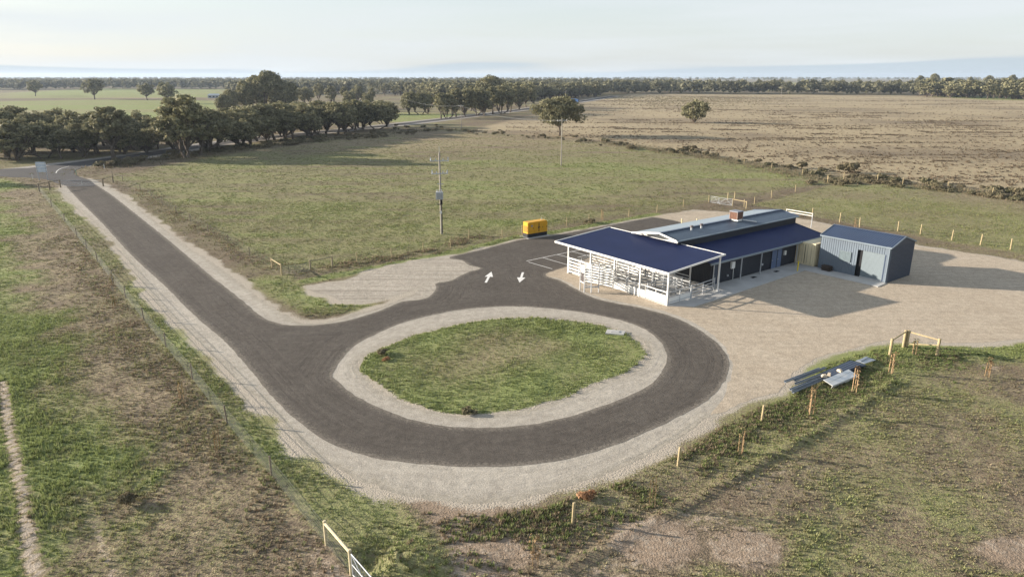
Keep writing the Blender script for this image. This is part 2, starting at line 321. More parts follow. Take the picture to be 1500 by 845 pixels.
    k = sstep(4, 1, dist_line(x, y, PP([(1165, 548), (1205, 532), (1255, 520), (1300, 514), (1350, 512), (1470, 512), (1560, 508)])) + 2.5 * (n1 - .5)); green = np.maximum(green, 1.0 * k); bare = bare * (1 - .8 * k)
    # gravel and sand thrown out beside the sheets
    gs = np.maximum.reduce([np.where(sdist(x, y, lawn_c) > .05, -9, sdist(x, y, gravel_c)), sdist(x, y, sand_c), sdist(x, y, yard_c), np.where(sdist(x, y, lawn_c) > .05, -9, sdist(x, y, asph_c))])
    grav = sstep(-1.5, .2, gs + 2.0 * (n2 - .5)) * (gs > -3)
    dm = dist_line(x, y, MAINROAD); grav = np.maximum(grav, sstep(8, 5.5, dm + 3 * (n1 - .5)))
    li = sdist(x, y, lawn_c); grav = np.where(li > .9, 0, np.where(li > -2, np.maximum(grav, sstep(.7, -.3, li + 1.2 * (n2 - .5)) * (li > -3)), grav))
    flat = np.maximum(sstep(-1.7, -.6, gs), sstep(9, 6, dm)); flat = np.where(li > .4, 0, flat)
    return np.clip(green, 0, 1.3), np.clip(bare, 0, 1), np.clip(dry, 0, 1), np.clip(grav, 0, 1), flat

def relief(x, y, flat):
    d = np.hypot(x, y); amp = sstep(260, 120, d)
    z = (.16 * (fbm(x, y, 1.5, 3, 301) - .5) + .10 * (fbm(x, y, 5, 2, 331) - .5)) * amp
    dB = dist_line(x, y, BERM); z = z + .17 * np.exp(-(dB / .28) ** 2) * (.75 + .5 * vnoise(x, y, 2.5, 9))
    tr = PP([(5, 560), (12, 620), (28, 700), (40, 770), (52, 850)]); z = z + .12 * np.exp(-(dist_line(x, y, tr) / .25) ** 2) * (.5 + vnoise(x, y, .8, 77))
    c = P(598, 826); z = z + .55 * np.exp(-(((x - c[0]) / 2.2) ** 2 + ((y - c[1]) / 1.0) ** 2)); c = P(545, 822); z = z - .5 * np.exp(-(((x - c[0]) / .8) ** 2 + ((y - c[1]) / .8) ** 2))
    c = P(1432, 524); z = z + .4 * np.exp(-(((x - c[0]) / 1.8) ** 2 + ((y - c[1]) / .6) ** 2)); return z * (1 - flat) - .003 * flat

# ------------------------------------------------------------------ ground
def axis(a, b, step, far, grow):
    c = list(np.arange(a, b, step)); s = step; v = a
    lo = []; hi = []
    while v > -far: s *= grow; v -= s; lo.append(v)
    s = step; v = c[-1]
    while v < far: s *= grow; v += s; hi.append(v)
    return np.array(lo[::-1] + c + hi)
gx = axis(-66, 84, .46, 8000, 1.055)
gy = [-60., -30, 0, 10, 18]; s = .36
while gy[-1] < 7600: s = max(.36, (gy[-1]) * .0048) if gy[-1] < 420 else s * 1.06; gy.append(gy[-1] + s)
gy = np.array(gy)
X, Y = np.meshgrid(gx, gy); nx, ny = len(gx), len(gy); X = X.ravel(); Y = Y.ravel()
g_, b_, d_, gr_, fl_ = zones(X, Y)
Z = relief(X, Y, fl_)
idx = np.arange(nx * ny).reshape(ny, nx)
F = np.stack([idx[:-1, :-1], idx[:-1, 1:], idx[1:, 1:], idx[1:, :-1]], -1).reshape(-1, 4)
gm = mesh_np('ground', np.stack([X, Y, Z], 1), F); color_attr(gm, 'zone', np.stack([g_ / 1.3, b_, d_, gr_], 1))

C_GREEN, C_LUSH, C_SOIL, C_STRAW, C_RUST, C_SAND, C_GRAV = (.245,.235,.115), (.230,.265,.100), (.172,.135,.096), (.375,.305,.195), (.165,.115,.080), (.40,.335,.265), (.41,.36,.295)
m, n, l, b = _new('ground_cover'); MATS['ground'] = m
at = n.new('ShaderNodeAttribute'); at.attribute_name = 'zone'; sp = n.new('ShaderNodeSeparateColor'); l.new(at.outputs['Color'], sp.inputs[0])
geo = n.new('ShaderNodeNewGeometry'); pos = geo.outputs['Position']
na = noise(n, l, pos, 2.6, 6, .62, -.5, .5); nb = noise(n, l, pos, 9, 4, .6, -.5, .5); ncc = noise(n, l, pos, .35, 4, .55, -.5, .5); nd = noise(n, l, pos, 5.2, 5, .6, -.5, .5)
def thr(w, nz_, amt, lo, hi):
    a = mathn(n, l, 'MULTIPLY_ADD', nz_, amt, w); r = n.new('ShaderNodeMapRange'); r.interpolation_type = 'SMOOTHSTEP'; r.inputs['From Min'].default_value = lo; r.inputs['From Max'].default_value = hi
    l.new(a, r.inputs['Value']); return r.outputs[0]
drywt = thr(sp.outputs['Blue'], na, .6, .25, .85)
base = mixn(n, l, drywt, C_SOIL, C_STRAW); rust = thr(ncc, nb, .5, .1, .5); base = mixn(n, l, mathn(n, l, 'MULTIPLY', rust, .5), base, C_RUST)
gw = thr(sp.outputs['Red'], nd, .45, .2, .62); gcol = mixn(n, l, thr(sp.outputs['Red'], na, .3, .5, .95), C_GREEN, C_LUSH)
c1 = mixn(n, l, gw, base, gcol)
bw = thr(sp.outputs['Green'], na, .5, .42, .72); c2 = mixn(n, l, bw, c1, mixn(n, l, drywt, (.27, .205, .15), C_SAND))
vw = thr(at.outputs['Alpha'], nb, .7, .35, .65); c3 = mixn(n, l, vw, c2, C_GRAV)
fine = noise(n, l, pos, 22, 3, .7, .62, 1.38); c4 = mixn(n, l, 1.0, c3, (1, 1, 1), 'MULTIPLY')
mm = n.new('ShaderNodeMixRGB'); mm.blend_type = 'MULTIPLY'; mm.inputs[0].default_value = 1; l.new(c3, mm.inputs[1]); l.new(fine, mm.inputs[2])
l.new(mm.outputs[0], b.inputs['Base Color']); b.inputs['Roughness'].default_value = .95; b.inputs['Specular IOR Level'].default_value = .1
hgt = mathn(n, l, 'ADD', mathn(n, l, 'MULTIPLY', na, .6), nb); addbump(n, l, b, hgt, .55, .12)
struct(link('ground', gm, m))

# ------------------------------------------------------------------ sheets: gravel, sand, asphalt
def loose(name, c1, c2, grain=14, bump=.25, streak=None, spots=None, edge=None, track=None):
    m, n, l, b = _new(name); geo = n.new('ShaderNodeNewGeometry'); pos = geo.outputs['Position']
    f1 = noise(n, l, pos, .28, 6, .65); f2 = noise(n, l, pos, grain, 3, .7, .66, 1.34); f3 = noise(n, l, pos, 1.7, 6, .65, .82, 1.18)
    c = mixn(n, l, f1, c1, c2); ht = None
    if track or edge:
        at = n.new('ShaderNodeAttribute'); at.attribute_name = 'wear'; sx = n.new('ShaderNodeSeparateXYZ'); l.new(pos, sx.inputs[0]); sc = n.new('ShaderNodeSeparateColor'); l.new(at.outputs['Color'], sc.inputs[0])
        d = mathn(n, l, 'MULTIPLY', sc.outputs['Red'], 12.0); cb = n.new('ShaderNodeCombineXYZ'); l.new(mathn(n, l, 'MULTIPLY', d, 3.2), cb.inputs[0]); l.new(mathn(n, l, 'MULTIPLY', sx.outputs[0], .09), cb.inputs[1]); l.new(mathn(n, l, 'MULTIPLY', sx.outputs[1], .09), cb.inputs[2])
        if track:
            tn = noise(n, l, cb.outputs[0], 1.0, 4, .6, 0, 1, .42, .66); ht = tn; patch = noise(n, l, pos, .16, 3, .6, .25, 1)
            c = mixn(n, l, mathn(n, l, 'MULTIPLY', mathn(n, l, 'MULTIPLY', tn, patch), track[0]), c, track[1])
        if edge:
            ew = n.new('ShaderNodeMapRange'); ew.interpolation_type = 'SMOOTHSTEP'; ew.inputs['From Min'].default_value = edge[0]; ew.inputs['From Max'].default_value = 0
            l.new(mathn(n, l, 'MULTIPLY_ADD', noise(n, l, pos, 5, 5, .7, -.5, .5), edge[0] * 1.3, d), ew.inputs['Value']); c = mixn(n, l, mathn(n, l, 'MULTIPLY', ew.outputs[0], edge[1]), c, edge[2])
    if streak:                                         # wheel marks, drawn out along a direction
        mp = n.new('ShaderNodeMapping'); mp.inputs['Rotation'].default_value = (0, 0, streak[0]); mp.inputs['Scale'].default_value = (.05, 1.6, 1); l.new(pos, mp.inputs[0])
        s_ = noise(n, l, mp.outputs[0], 1.0, 5, .65, 0, 1, .45, .68); c = mixn(n, l, mathn(n, l, 'MULTIPLY', s_, streak[1]), c, streak[2])
    if spots:
        s_ = noise(n, l, pos, 30, 2, .6, 0, 1, .60, .70); c = mixn(n, l, mathn(n, l, 'MULTIPLY', s_, .5), c, spots)
    c = mixn(n, l, 1.0, c, f2, 'MULTIPLY'); c = mixn(n, l, 1.0, c, f3, 'MULTIPLY')
    l.new(c, b.inputs['Base Color']); b.inputs['Roughness'].default_value = .95; b.inputs['Specular IOR Level'].default_value = .12
    h = mathn(n, l, 'ADD', noise(n, l, pos, grain * 1.5, 3, .6), mathn(n, l, 'MULTIPLY', noise(n, l, pos, 2.2, 5, .65), 1.6))
    if ht is not None: h = mathn(n, l, 'MULTIPLY_ADD', ht, -.9, h)
    addbump(n, l, b, h, bump, .05)
    return m
M_GRAV = loose('pale_gravel', (.375, .335, .28), (.455, .41, .345), 13, .3, None, (.24, .21, .175), (.9, .45, (.28, .245, .185)), (.4, (.30, .265, .22)))
M_SANDP = loose('sand_patch', (.36, .32, .265), (.45, .40, .335), 13, .6, (R(-22), .7, (.25, .22, .18)), (.24, .21, .175))
M_YARD = loose('yard_sand', (.40, .328, .245), (.465, .39, .30), 9, .2, (R(-30), .45, (.33, .275, .21)))
M_ASPH = loose('asphalt', (.092, .079, .067), (.118, .103, .088), 18, .35, None, (.17, .15, .125), (.55, .85, (.20, .175, .145)), (.65, (.070, .060, .052)))
M_ROADG = loose('road_gravel', (.30, .275, .25), (.36, .33, .29), 6, .2)
M_OLDASPH = loose('worn_asphalt', (.075, .072, .072), (.095, .09, .088), 12, .2)
sheet('gravel_shoulder', gravel, [lawn], 0.0, M_GRAV, .9)
sheet('sand_patch', sandp, [], .003, M_SANDP)
sheet('yard', yard, [], .004, M_YARD)
sheet('road', asphalt, [ring], .008, M_ASPH, .7)
lr = np.vstack([offset(mainroad, 7.2), offset(mainroad, -7.2)[::-1]]); sheet('highway_shoulder', lr, [], .02, M_ROADG)
lr = np.vstack([offset(mainroad, 3.6), offset(mainroad, -3.6)[::-1]]); sheet('highway', lr, [], .03, M_OLDASPH)
bell = spline(PP([(96, 272), (60, 262), (-10, 258), (-10, 249), (60, 246), (105, 243), (160, 236), (118, 247), (108, 254), (118, 260), (139, 272)]), 1, jit=.05); sheet('road_entrance', bell, [], .036, M_OLDASPH)

# ------------------------------------------------------------------ painted markings on the asphalt
road_o = bpy.data.objects['road']
M_PAINT = mat('road_paint', (.72, .70, .66), .7, var=.1, scale=6)
def paint_quad(pts, name):
    V = np.array([(x, y, .012) for x, y in pts])
    a = sum(V[i][0] * V[(i + 1) % len(V)][1] - V[(i + 1) % len(V)][0] * V[i][1] for i in range(len(V)))
    if a < 0: V = V[::-1]
    me = bpy.data.meshes.new(name); me.from_pydata([tuple(p) for p in V], [], [tuple(range(len(V)))]); link(name, me, M_PAINT, road_o)
def paint_line(p, q, w=.11):
    p, q = np.array(p), np.array(q); d = (q - p) / np.linalg.norm(q - p); k = np.array([-d[1], d[0]]) * w / 2; paint_quad([p + k, q + k, q - k, p - k], 'painted_line')
def paint_arrow(tail, tip, w=.46):
    p, q = np.array(tail), np.array(tip); d = q - p; ln = np.linalg.norm(d); d /= ln; k = np.array([-d[1], d[0]]); h = p + d * ln * .52
    paint_quad([p + k * .13, h + k * .13, h - k * .13, p - k * .13], 'painted_arrow_shaft'); paint_quad([h + k * w, q, h - k * w], 'painted_arrow_head')
paint_arrow(P(711.5, 414), P(720, 398)); paint_arrow(P(766, 399), P(761, 414))
paint_line(P(771, 382.5), P(868, 362)); paint_line(P(795, 377.5), P(835, 389)); paint_line(P(816, 373), P(858, 383)); paint_line(P(838, 368.5), P(866, 376)); paint_line(P(774, 384), P(809, 394)); paint_line(P(846, 377), P(878, 370))

# ------------------------------------------------------------------ the sale yard building, shared axes
OX, OY = 6.26, 74.15; RZ = math.atan2(.6, .8)
def W(a, b, z=0): return (OX + .8 * a + .6 * b, OY + .6 * a - .8 * b, z)
def LB(a, b, z=0): return (a, -b, z)                   # local coordinates under an empty turned by RZ
def ribbed(name, A, B, D, pitch, depth, m, parent, duty=.5):
    """sheet metal: profile repeated from A to B, ribs running from A to D"""
    A, B, D = Vector(A), Vector(B), Vector(D); u = B - A; w = u.length; u.normalize(); v = D - A; nn = u.cross(v).normalized()
    k = max(1, int(w / pitch)); ps = []
    for i in range(k):
        for t, h in ((0, 0), (duty, 0), (duty + .14, 1), (.88, 1)): ps.append(((i + t) * w / k, h))
    ps.append((w, 0)); V = []; Fc = []
    for x, h in ps: q = A + u * x + nn * h * depth; V += [tuple(q), tuple(q + v)]
    for i in range(len(ps) - 1): Fc.append((2 * i, 2 * i + 2, 2 * i + 3, 2 * i + 1))
    me = bpy.data.meshes.new(name); me.from_pydata(V, [], Fc); return link(name, me, m, parent)
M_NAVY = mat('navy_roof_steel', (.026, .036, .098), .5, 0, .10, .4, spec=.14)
M_SHADESLOPE = mat('shaded_slope_steel', (.060, .085, .120), .42, 0, .08, .4, spec=.4)  # near slope turned from the sun: its shade is put into the colour
M_SUNSLOPE_TRIM = mat('sunlit_slope_and_trim_steel', (.20, .24, .275), .5, 0, .06, .5)  # far slope's sunlit tone put into the colour; also gutters and trim
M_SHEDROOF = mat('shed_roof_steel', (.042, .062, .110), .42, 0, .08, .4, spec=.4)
M_CHAR = mat('charcoal_cladding', (.030, .033, .042), .5, 0, .12, .6)
M_SHED = mat('shed_cladding', (.135, .165, .20), .45, 0, .08, .5)
M_DOOR = mat('roller_door_steel', (.155, .19, .21), .5, 0, .05, .6)
M_WHITE = mat('white_steel', (.74, .73, .70), .45, 0, .06, 1.2)
M_GALV = mat('galvanised_steel', (.44, .455, .47), .45, .15, .12, 2)
M_CONC = mat('concrete', (.44, .43, .41), .9, 0, .14, .5, .15, 20)
M_BLUEDOOR = mat('blue_door', (.12, .16, .26), .5, 0, .06, 1)
M_BROWNPAD = mat('cooler_pads', (.16, .085, .06), .9, 0, .25, 6, .4, 30)
M_CREAM = mat('cream_container', (.68, .59, .39), .55, 0, .10, .8)
M_YELLOW = mat('safety_yellow', (.72, .55, .03), .5, 0, .08, 2)
M_DARK = mat('dark_void', (.012, .012, .014), .8, 0, .1, 1)

# concrete path in front of the building
slab = PP([(977, 448.5), (1016, 449.8), (1060, 436), (1179, 396.5), (1263.6, 415.6), (1286, 420.6), (1297, 416.0)])
sl = [tuple(p) for p in slab] + [W(24.35, 23.0)[:2], W(24.35, 15.0)[:2], W(24.2, 12.7)[:2], W(9, 12.7)[:2], W(8.2, 0)[:2], W(.2, 0)[:2]]
o = MB().prism(sl, -.02, .07).build('concrete_path', M_CONC); struct(o)
st = sum(sl[i][0] * sl[(i + 1) % len(sl)][1] - sl[(i + 1) % len(sl)][0] * sl[i][1] for i in range(len(sl)))
if st < 0: o.data.flip_normals()

# --- canopy over the cattle pens
can = thing('canopy', 'flat navy roofed open canopy with white posts and fascia over cattle pens', 'canopy', W(0, 0), RZ)
A0, A1, B0, B1 = -.35, 8.0, -1.8, 14.6
zr = lambda a: 3.36 + (a - A0) / (A1 - A0) * .52
ribbed('roof', LB(A0, B1, zr(A0)), LB(A0, B0, zr(A0)), Vector(LB(A1, B1, zr(A1))), .25, .025, M_NAVY, can)
MB().quad(LB(A0 + .05, B0 + .05, zr(A0) - .03), LB(A1 - .05, B0 + .05, zr(A1) - .03), LB(A1 - .05, B1 - .05, zr(A1) - .03), LB(A0 + .05, B1 - .05, zr(A0) - .03)).build('ceiling_lining', M_WHITE, can)
MB().box(LB(A0 - .05, (B0 + B1) / 2, zr(A0) - .06), (.1, B1 - B0 + .16, .2)).build('gutter', M_WHITE, can)
MB().box(LB(A1 + .03, (B0 + B1) / 2, zr(A1) - .02), (.06, B1 - B0 + .16, .14)).build('ridge_flashing', M_WHITE, can)
for bb in (B0, B1): MB().bar(LB(A0 - .1, bb, zr(A0) - .03), LB(A1 + .06, bb, zr(A1) - .0), .08, .16).build('barge_board', M_WHITE, can)
for aa in (0, 7.7):
    for k in range(5):
        bb = k * 14.3 / 4; o = MB().box(LB(aa, bb, (zr(aa) - .12) / 2), (.13, .13, zr(aa) - .12)).build('post', M_WHITE, can); MB().box(LB(aa, bb, .08), (.28, .28, .02)).build('base_plate', M_GALV, o)
for k in range(5): bb = k * 14.3 / 4; MB().bar(LB(-.1, bb, zr(-.1) - .16), LB(7.9, bb, zr(7.9) - .16), .09, .2).build('rafter', M_WHITE, can)
for k in range(6): aa = .5 + k * 1.4; MB().bar(LB(aa, B0 + .2, zr(aa) - .10), LB(aa, B1 - .2, zr(aa) - .10), .06, .10).build('purlin', M_GALV, can)

# --- main building with a raised roof and a lean-to
mb = thing('saleyard_building', 'long charcoal steel building with raised roof and navy lean-to', 'building', W(0, 0), RZ)
E0, E1 = 8.6, 29.5
ribbed('front_wall', LB(E1, 12.65, .07), LB(E0, 12.65, .07), Vector(LB(E1, 12.65, 2.75)), .2, .02, M_CHAR, mb)
ribbed('end_wall', LB(E0, 12.65, .07), LB(E0, 3, .07), Vector(LB(E0, 12.65, 3.2)), .2, .02, M_CHAR, mb)
me = MB(); me.quad(LB(E0, 9, 3.1), LB(E0, 3, 3.1), LB(E0, 3, 4.1), LB(E0, 9, 4.25)); me.build('gable_infill', M_WHITE, mb)
o = MB().prism([LB(E1, 3)[:2], LB(E1, 9)[:2], LB(E1 - .1, 9)[:2], LB(E1 - .1, 3)[:2]], 0, 4.2).build('far_end_wall', M_CHAR, mb)
MB().prism([LB(E1, 9)[:2], LB(E1, 12.65)[:2], LB(E1 - .1, 12.65)[:2], LB(E1 - .1, 9)[:2]], 0, 2.7).build('far_end_wall', M_CHAR, mb)
MB().prism([LB(E0, 3)[:2], LB(E1, 3)[:2], LB(E1, 3.1)[:2], LB(E0, 3.1)[:2]], 0, 4.1).build('rear_wall', M_CHAR, mb)
lr = ribbed('lean_to_roof', LB(E1, 13.3, 2.68), LB(7.6, 13.3, 2.68), Vector(LB(E1, 9, 3.5)), .25, .025, M_NAVY, mb)
ribbed('clerestory_wall', LB(29.7, 9, 3.42), LB(7.4, 9, 3.42), Vector(LB(29.7, 9, 4.3)), .2, .02, M_CHAR, mb)
nr = ribbed('near_roof_slope', LB(30, 9.15, 4.33), LB(7.2, 9.15, 4.33), Vector(LB(30, 6.6, 4.75)), .25, .025, M_SHADESLOPE, mb)
fr = ribbed('far_roof_slope', LB(7.2, 2.6, 4.15), LB(30, 2.6, 4.15), Vector(LB(7.2, 6.6, 4.75)), .25, .025, M_SUNSLOPE_TRIM, mb)
MB().bar(LB(7.15, 6.6, 4.78), LB(30.05, 6.6, 4.78), .34, .05).build('ridge_cap', M_SHEDROOF, nr)
MB().bar(LB(7.15, 9.2, 4.30), LB(30.05, 9.2, 4.30), .12, .12).build('gutter', M_SUNSLOPE_TRIM, nr)
MB().bar(LB(7.5, 13.38, 2.64), LB(E1 + .05, 13.38, 2.64), .14, .14).build('gutter', M_SUNSLOPE_TRIM, lr)
MB().bar(LB(7.12, 9.1, 4.33), LB(7.12, 6.6, 4.76), .06, .18).build('barge_board', M_WHITE, mb); MB().bar(LB(7.12, 6.6, 4.76), LB(7.12, 2.6, 4.15), .06, .18).build('barge_board', M_WHITE, mb)
MB().bar(LB(30.06, 9.1, 4.35), LB(30.06, 6.6, 4.78), .06, .1).build('barge_board', M_SHEDROOF, mb); MB().bar(LB(30.06, 6.6, 4.78), LB(30.06, 2.6, 4.18), .06, .1).build('barge_board', M_SHEDROOF, mb)
MB().bar(LB(E1 + .03, 13.3, 2.7), LB(E1 + .03, 9, 3.52), .05, .1).build('barge_board', M_SHEDROOF, lr)
for aa in (8.3, 13.0, 16.6, 23.6): o = MB().box(LB(aa, 13.22, 1.33), (.09, .09, 2.55)).build('verandah_post', M_GALV, mb)
MB().bar(LB(7.8, 13.2, 2.5), LB(E1, 13.2, 2.5), .06, .12).build('verandah_beam', M_GALV, mb)
def door(a0, a1, h, m, nm='door'):
    o = MB().box(LB((a0 + a1) / 2, 12.69, .08 + h / 2), (a1 - a0, .06, h)).build(nm, m, mb)
    MB().box(LB(a0 - .04, 12.69, .08 + h / 2), (.07, .10, h)).build('jamb', M_CHAR, o); MB().box(LB(a1 + .04, 12.69, .08 + h / 2), (.07, .10, h)).build('jamb', M_CHAR, o)
    MB().box(LB(a0 + .12, 12.75, 1.05), (.05, .08, .12)).build('handle', M_GALV, o)
door(8.9, 10.2, 2.2, mat('slate_door', (.055, .065, .085), .5)); o = door(19.4, 20.4, 2.1, M_BLUEDOOR); door(20.45, 21.3, 2.1, M_BLUEDOOR)
o = MB().box(LB(12.1, 12.78, 1.75), (.55, .2, .75)).build('meter_box', M_WHITE, mb); MB().tube([LB(12.3, 12.76, 1.4), LB(12.35, 12.76, .1)], .03).build('conduit', M_WHITE, o)
o = MB().box(LB(21.9, 12.76, 1.6), (.3, .18, .5)).build('hose_reel_box', M_WHITE, mb); MB().box(LB(17.6, 12.75, .9), (.2, .14, .2)).build('tap_box', M_GALV, mb)
o = MB().box(LB(11.4, 12.75, .7), (.16, .14, .16)).build('tap_box', M_GALV, mb)
for aa, bb in ((14.9, 13.6), (19.0, 13.7)): MB().box(LB(aa, bb, .077), (.7, .4, .02)).build('drain_grate', M_DARK, mb)
# evaporative cooler on the ridge and two vents
zs = lambda b: 4.75 - (b - 6.6) * .165
co = MB().box(LB(20.0, 7.1, 5.32), (1.05, 1.05, .85)).build('evaporative_cooler', M_BROWNPAD, mb)
MB().box(LB(20.0, 7.1, 5.80), (1.15, 1.15, .12)).build('lid', mat('cooler_lid', (.22, .23, .26), .6), co); MB().box(LB(20.0, 7.2, 4.80), (.8, .9, .2)).build('base', M_WHITE, co)
for sx, sy in ((-1, -1), (1, -1), (1, 1), (-1, 1)): MB().box(LB(20 + sx * .52, 7.1 + sy * .52, 5.32), (.07, .07, .85)).build('corner_post', mat('cooler_frame', (.28, .2, .17), .6), co)
MB().bar(LB(20.9, 7.4, 4.72), LB(22.0, 8.6, 4.52), .1, .08).build('pipe_tray', M_WHITE, co)
for aa in (11.7, 13.4):
    v = MB().tube([LB(aa, 7.3, 4.55), LB(aa, 7.3, 4.95)], .12, 10).build('roof_vent', M_GALV, mb); MB().tube([LB(aa, 7.3, 4.95), LB(aa, 7.3, 5.15)], [.22, .17], 12).build('cowl', mat('vent_cowl', (.13, .11, .11), .6), v)

# --- shed with roller door
sh = thing('storage_shed', 'blue grey corrugated steel shed with roller door', 'shed', W(0, 0), RZ)
S0, S1, T0, T1 = 24.4, 29.6, 15.5, 23.3; EZ, RZZ, RA = 3.88, 4.7, 27.0
DB0, DB1, DH = 20.35, 22.75, 3.0
ribbed('front_wall', LB(S0, DB0 - .55, .05), LB(S0, T0, .05), Vector(LB(S0, DB0 - .55, EZ)), .25, .028, M_SHED, sh)
ribbed('front_wall', LB(S0, DB1 + .1, DH), LB(S0, DB0 - .55, DH), Vector(LB(S0, DB1 + .1, EZ)), .25, .028, M_SHED, sh)
MB().box(LB(S0 - .02, (DB1 + .1 + T1) / 2, EZ / 2 + .02), (.06, T1 - DB1 - .1, EZ)).build('corner_panel', M_SHED, sh)
d = MB(); k = 24
for i in range(k): z0 = .08 + i * (DH - .08) / k; z1 = z0 + (DH - .08) / k; zm = (z0 + z1) / 2; d.quad(LB(S0 + .08, DB1, z0), LB(S0 + .08, DB0, z0), LB(S0 + .06, DB0, zm), LB(S0 + .06, DB1, zm)); d.quad(LB(S0 + .06, DB1, zm), LB(S0 + .06, DB0, zm), LB(S0 + .08, DB0, z1), LB(S0 + .08, DB1, z1))
rd = d.build('roller_door', M_DOOR, sh); MB().box(LB(S0 + .0, (DB0 + DB1) / 2, .12), (.06, DB1 - DB0 - .04, .08)).build('bottom_rail', M_GALV, rd); MB().box(LB(S0 - .03, DB1 + .05, DH / 2 + .02), (.08, .1, DH)).build('guide', M_SHEDROOF, rd)
MB().box(LB(S0 + .25, DB0 - .28, DH / 2), (.1, .5, DH)).build('dark_opening', M_DARK, sh)
wn = MB().box(LB(S0 - .05, 18.5, 2.0), (.04, 1.2, 1.05)).build('window', mat('window_glass', (.14, .175, .19), .25, spec=.5), sh)
for z in (1.47, 2.53): MB().box(LB(S0 - .055, 18.5, z), (.06, 1.3, .06)).build('frame', M_DOOR, wn)
for bb in (17.87, 18.5, 19.13): MB().box(LB(S0 - .055, bb, 2.0), (.06, .05, 1.0)).build('frame', M_DOOR, wn)
def gable(bb, nm):
    m_ = MB(); i = 0; m_.v = [LB(S0, bb, .02), LB(S1, bb, .02), LB(S1, bb, EZ - .04), LB(RA, bb, RZZ - .04), LB(S0, bb, EZ - .04)]; m_.f = [(0, 1, 2, 3, 4)] ; return m_.build(nm, M_CHAR, sh)
gable(T0, 'end_wall')
ribbed('end_wall', LB(S1, T1, .02), LB(S0, T1, .02), Vector(LB(S1, T1, EZ - .03)), .25, .03, mat('shed_end_shaded_cladding', (.050, .062, .088), .5), sh)  # end away from the sun: shade painted in as a darker cladding
m_ = MB(); m_.v = [LB(S0, T1, EZ - .06), LB(S1, T1, EZ - .06), LB(RA, T1, RZZ - .05)]; m_.f = [(0, 1, 2)]; m_.build('gable', mat('shed_end_shaded_cladding', (.05, .062, .088)), sh)
MB().prism([LB(S1, T0)[:2], LB(S1, T1)[:2], LB(S1 - .08, T1)[:2], LB(S1 - .08, T0)[:2]], .02, EZ - .03).build('rear_wall', M_SHED, sh)
rs = ribbed('near_roof_slope', LB(S0 - .1, T1 + .08, EZ - .02), LB(S0 - .1, T0 - .08, EZ - .02), Vector(LB(RA, T1 + .08, RZZ)), .25, .025, M_SHEDROOF, sh)
rs2 = ribbed('far_roof_slope', LB(S1 + .1, T0 - .08, EZ - .02), LB(S1 + .1, T1 + .08, EZ - .02), Vector(LB(RA, T0 - .08, RZZ)), .25, .025, M_SHEDROOF, sh)
MB().bar(LB(RA, T0 - .1, RZZ + .02), LB(RA, T1 + .1, RZZ + .02), .3, .05).build('ridge_cap', M_SHEDROOF, rs)
MB().bar(LB(S0 - .15, T0 - .08, EZ - .06), LB(S0 - .15, T1 + .08, EZ - .06), .12, .12).build('gutter', M_SUNSLOPE_TRIM, rs)
for bb in (T0 - .1, T1 + .1):
    MB().bar(LB(S0 - .1, bb, EZ - .02), LB(RA, bb, RZZ + .01), .05, .14).build('barge_board', M_SUNSLOPE_TRIM, rs); MB().bar(LB(RA, bb, RZZ + .01), LB(S1 + .1, bb, EZ - .02), .05, .14).build('barge_board', M_SUNSLOPE_TRIM, rs2)
MB().bar(LB(S1 + .16, T0, EZ - .04), LB(S1 + .16, T1 + .05, EZ - .04), .12, .12).build('gutter', M_SUNSLOPE_TRIM, rs2)
MB().tube([LB(S0 - .12, T1 - .12, EZ - .1), LB(S0 - .12, T1 - .12, .1)], .05).build('downpipe', M_SUNSLOPE_TRIM, sh)

# --- shipping container between them
ct = thing('shipping_container', 'cream shipping container between the long building and the shed', 'container', W(0, 0), RZ)
K0, K1, Q0, Q1, CH = 24.25, 30.3, 12.72, 15.05, 2.62
MB().box(LB((K0 + K1) / 2 + .06, (Q0 + Q1) / 2, .09 + CH / 2), (K1 - K0 - .1, Q1 - Q0 - .1, CH - .1)).build('body', M_CREAM, ct)
ribbed('side_wall', LB(K1, Q1, .2), LB(K0, Q1, .2), Vector(LB(K1, Q1, CH - .05)), .28, -.035, M_CREAM, ct)
ribbed('top', LB(K0, Q0, CH + .05), LB(K0, Q1, CH + .05), Vector(LB(K1, Q0, CH + .05)), .3, -.015, M_CREAM, ct)
for z in (.16, CH): MB().box(LB(K0 + .04, (Q0 + Q1) / 2, z), (.12, Q1 - Q0, .14)).build('end_rail', M_CREAM, ct); MB().bar(LB(K0, Q1 - .02, z), LB(K1, Q1 - .02, z), .1, .14).build('side_rail', M_CREAM, ct)
for bb in (Q0 + .05, Q1 - .05): MB().box(LB(K0 + .02, bb, .09 + CH / 2), (.14, .12, CH)).build('corner_post', M_CREAM, ct)
for j in range(2):
    b0 = Q0 + .12 + j * 1.05; dr = MB().box(LB(K0 - .005, b0 + .51, .09 + CH / 2), (.05, 1.0, CH - .32)).build('door', M_CREAM, ct)
    for q in (.28, .74): MB().tube([LB(K0 - .06, b0 + q, .3), LB(K0 - .06, b0 + q, CH - .12)], .02).build('locking_bar', mat('bar_steel', (.34, .30, .22), .5), dr)
    for z in (.7, 1.3, 1.9): MB().box(LB(K0 - .04, b0 + .51, z), (.02, .86, .03)).build('rib', M_CREAM, dr)
MB().box(LB(K0 - .045, Q0 + 1.14, 1.35), (.04, .03, CH - .4)).build('door_seal', M_DARK, ct)
bl = P(1168, 397.5); o = thing('bollard', 'yellow steel bollard on the concrete path by the cream container', 'bollard', (bl[0], bl[1], .07)); MB().tube([(0, 0, 0), (0, 0, 1.1)], .07, 12).build('post', M_YELLOW, o); MB().tube([(0, 0, 1.1), (0, 0, 1.13)], [.075, .04], 12).build('cap', M_YELLOW, o)
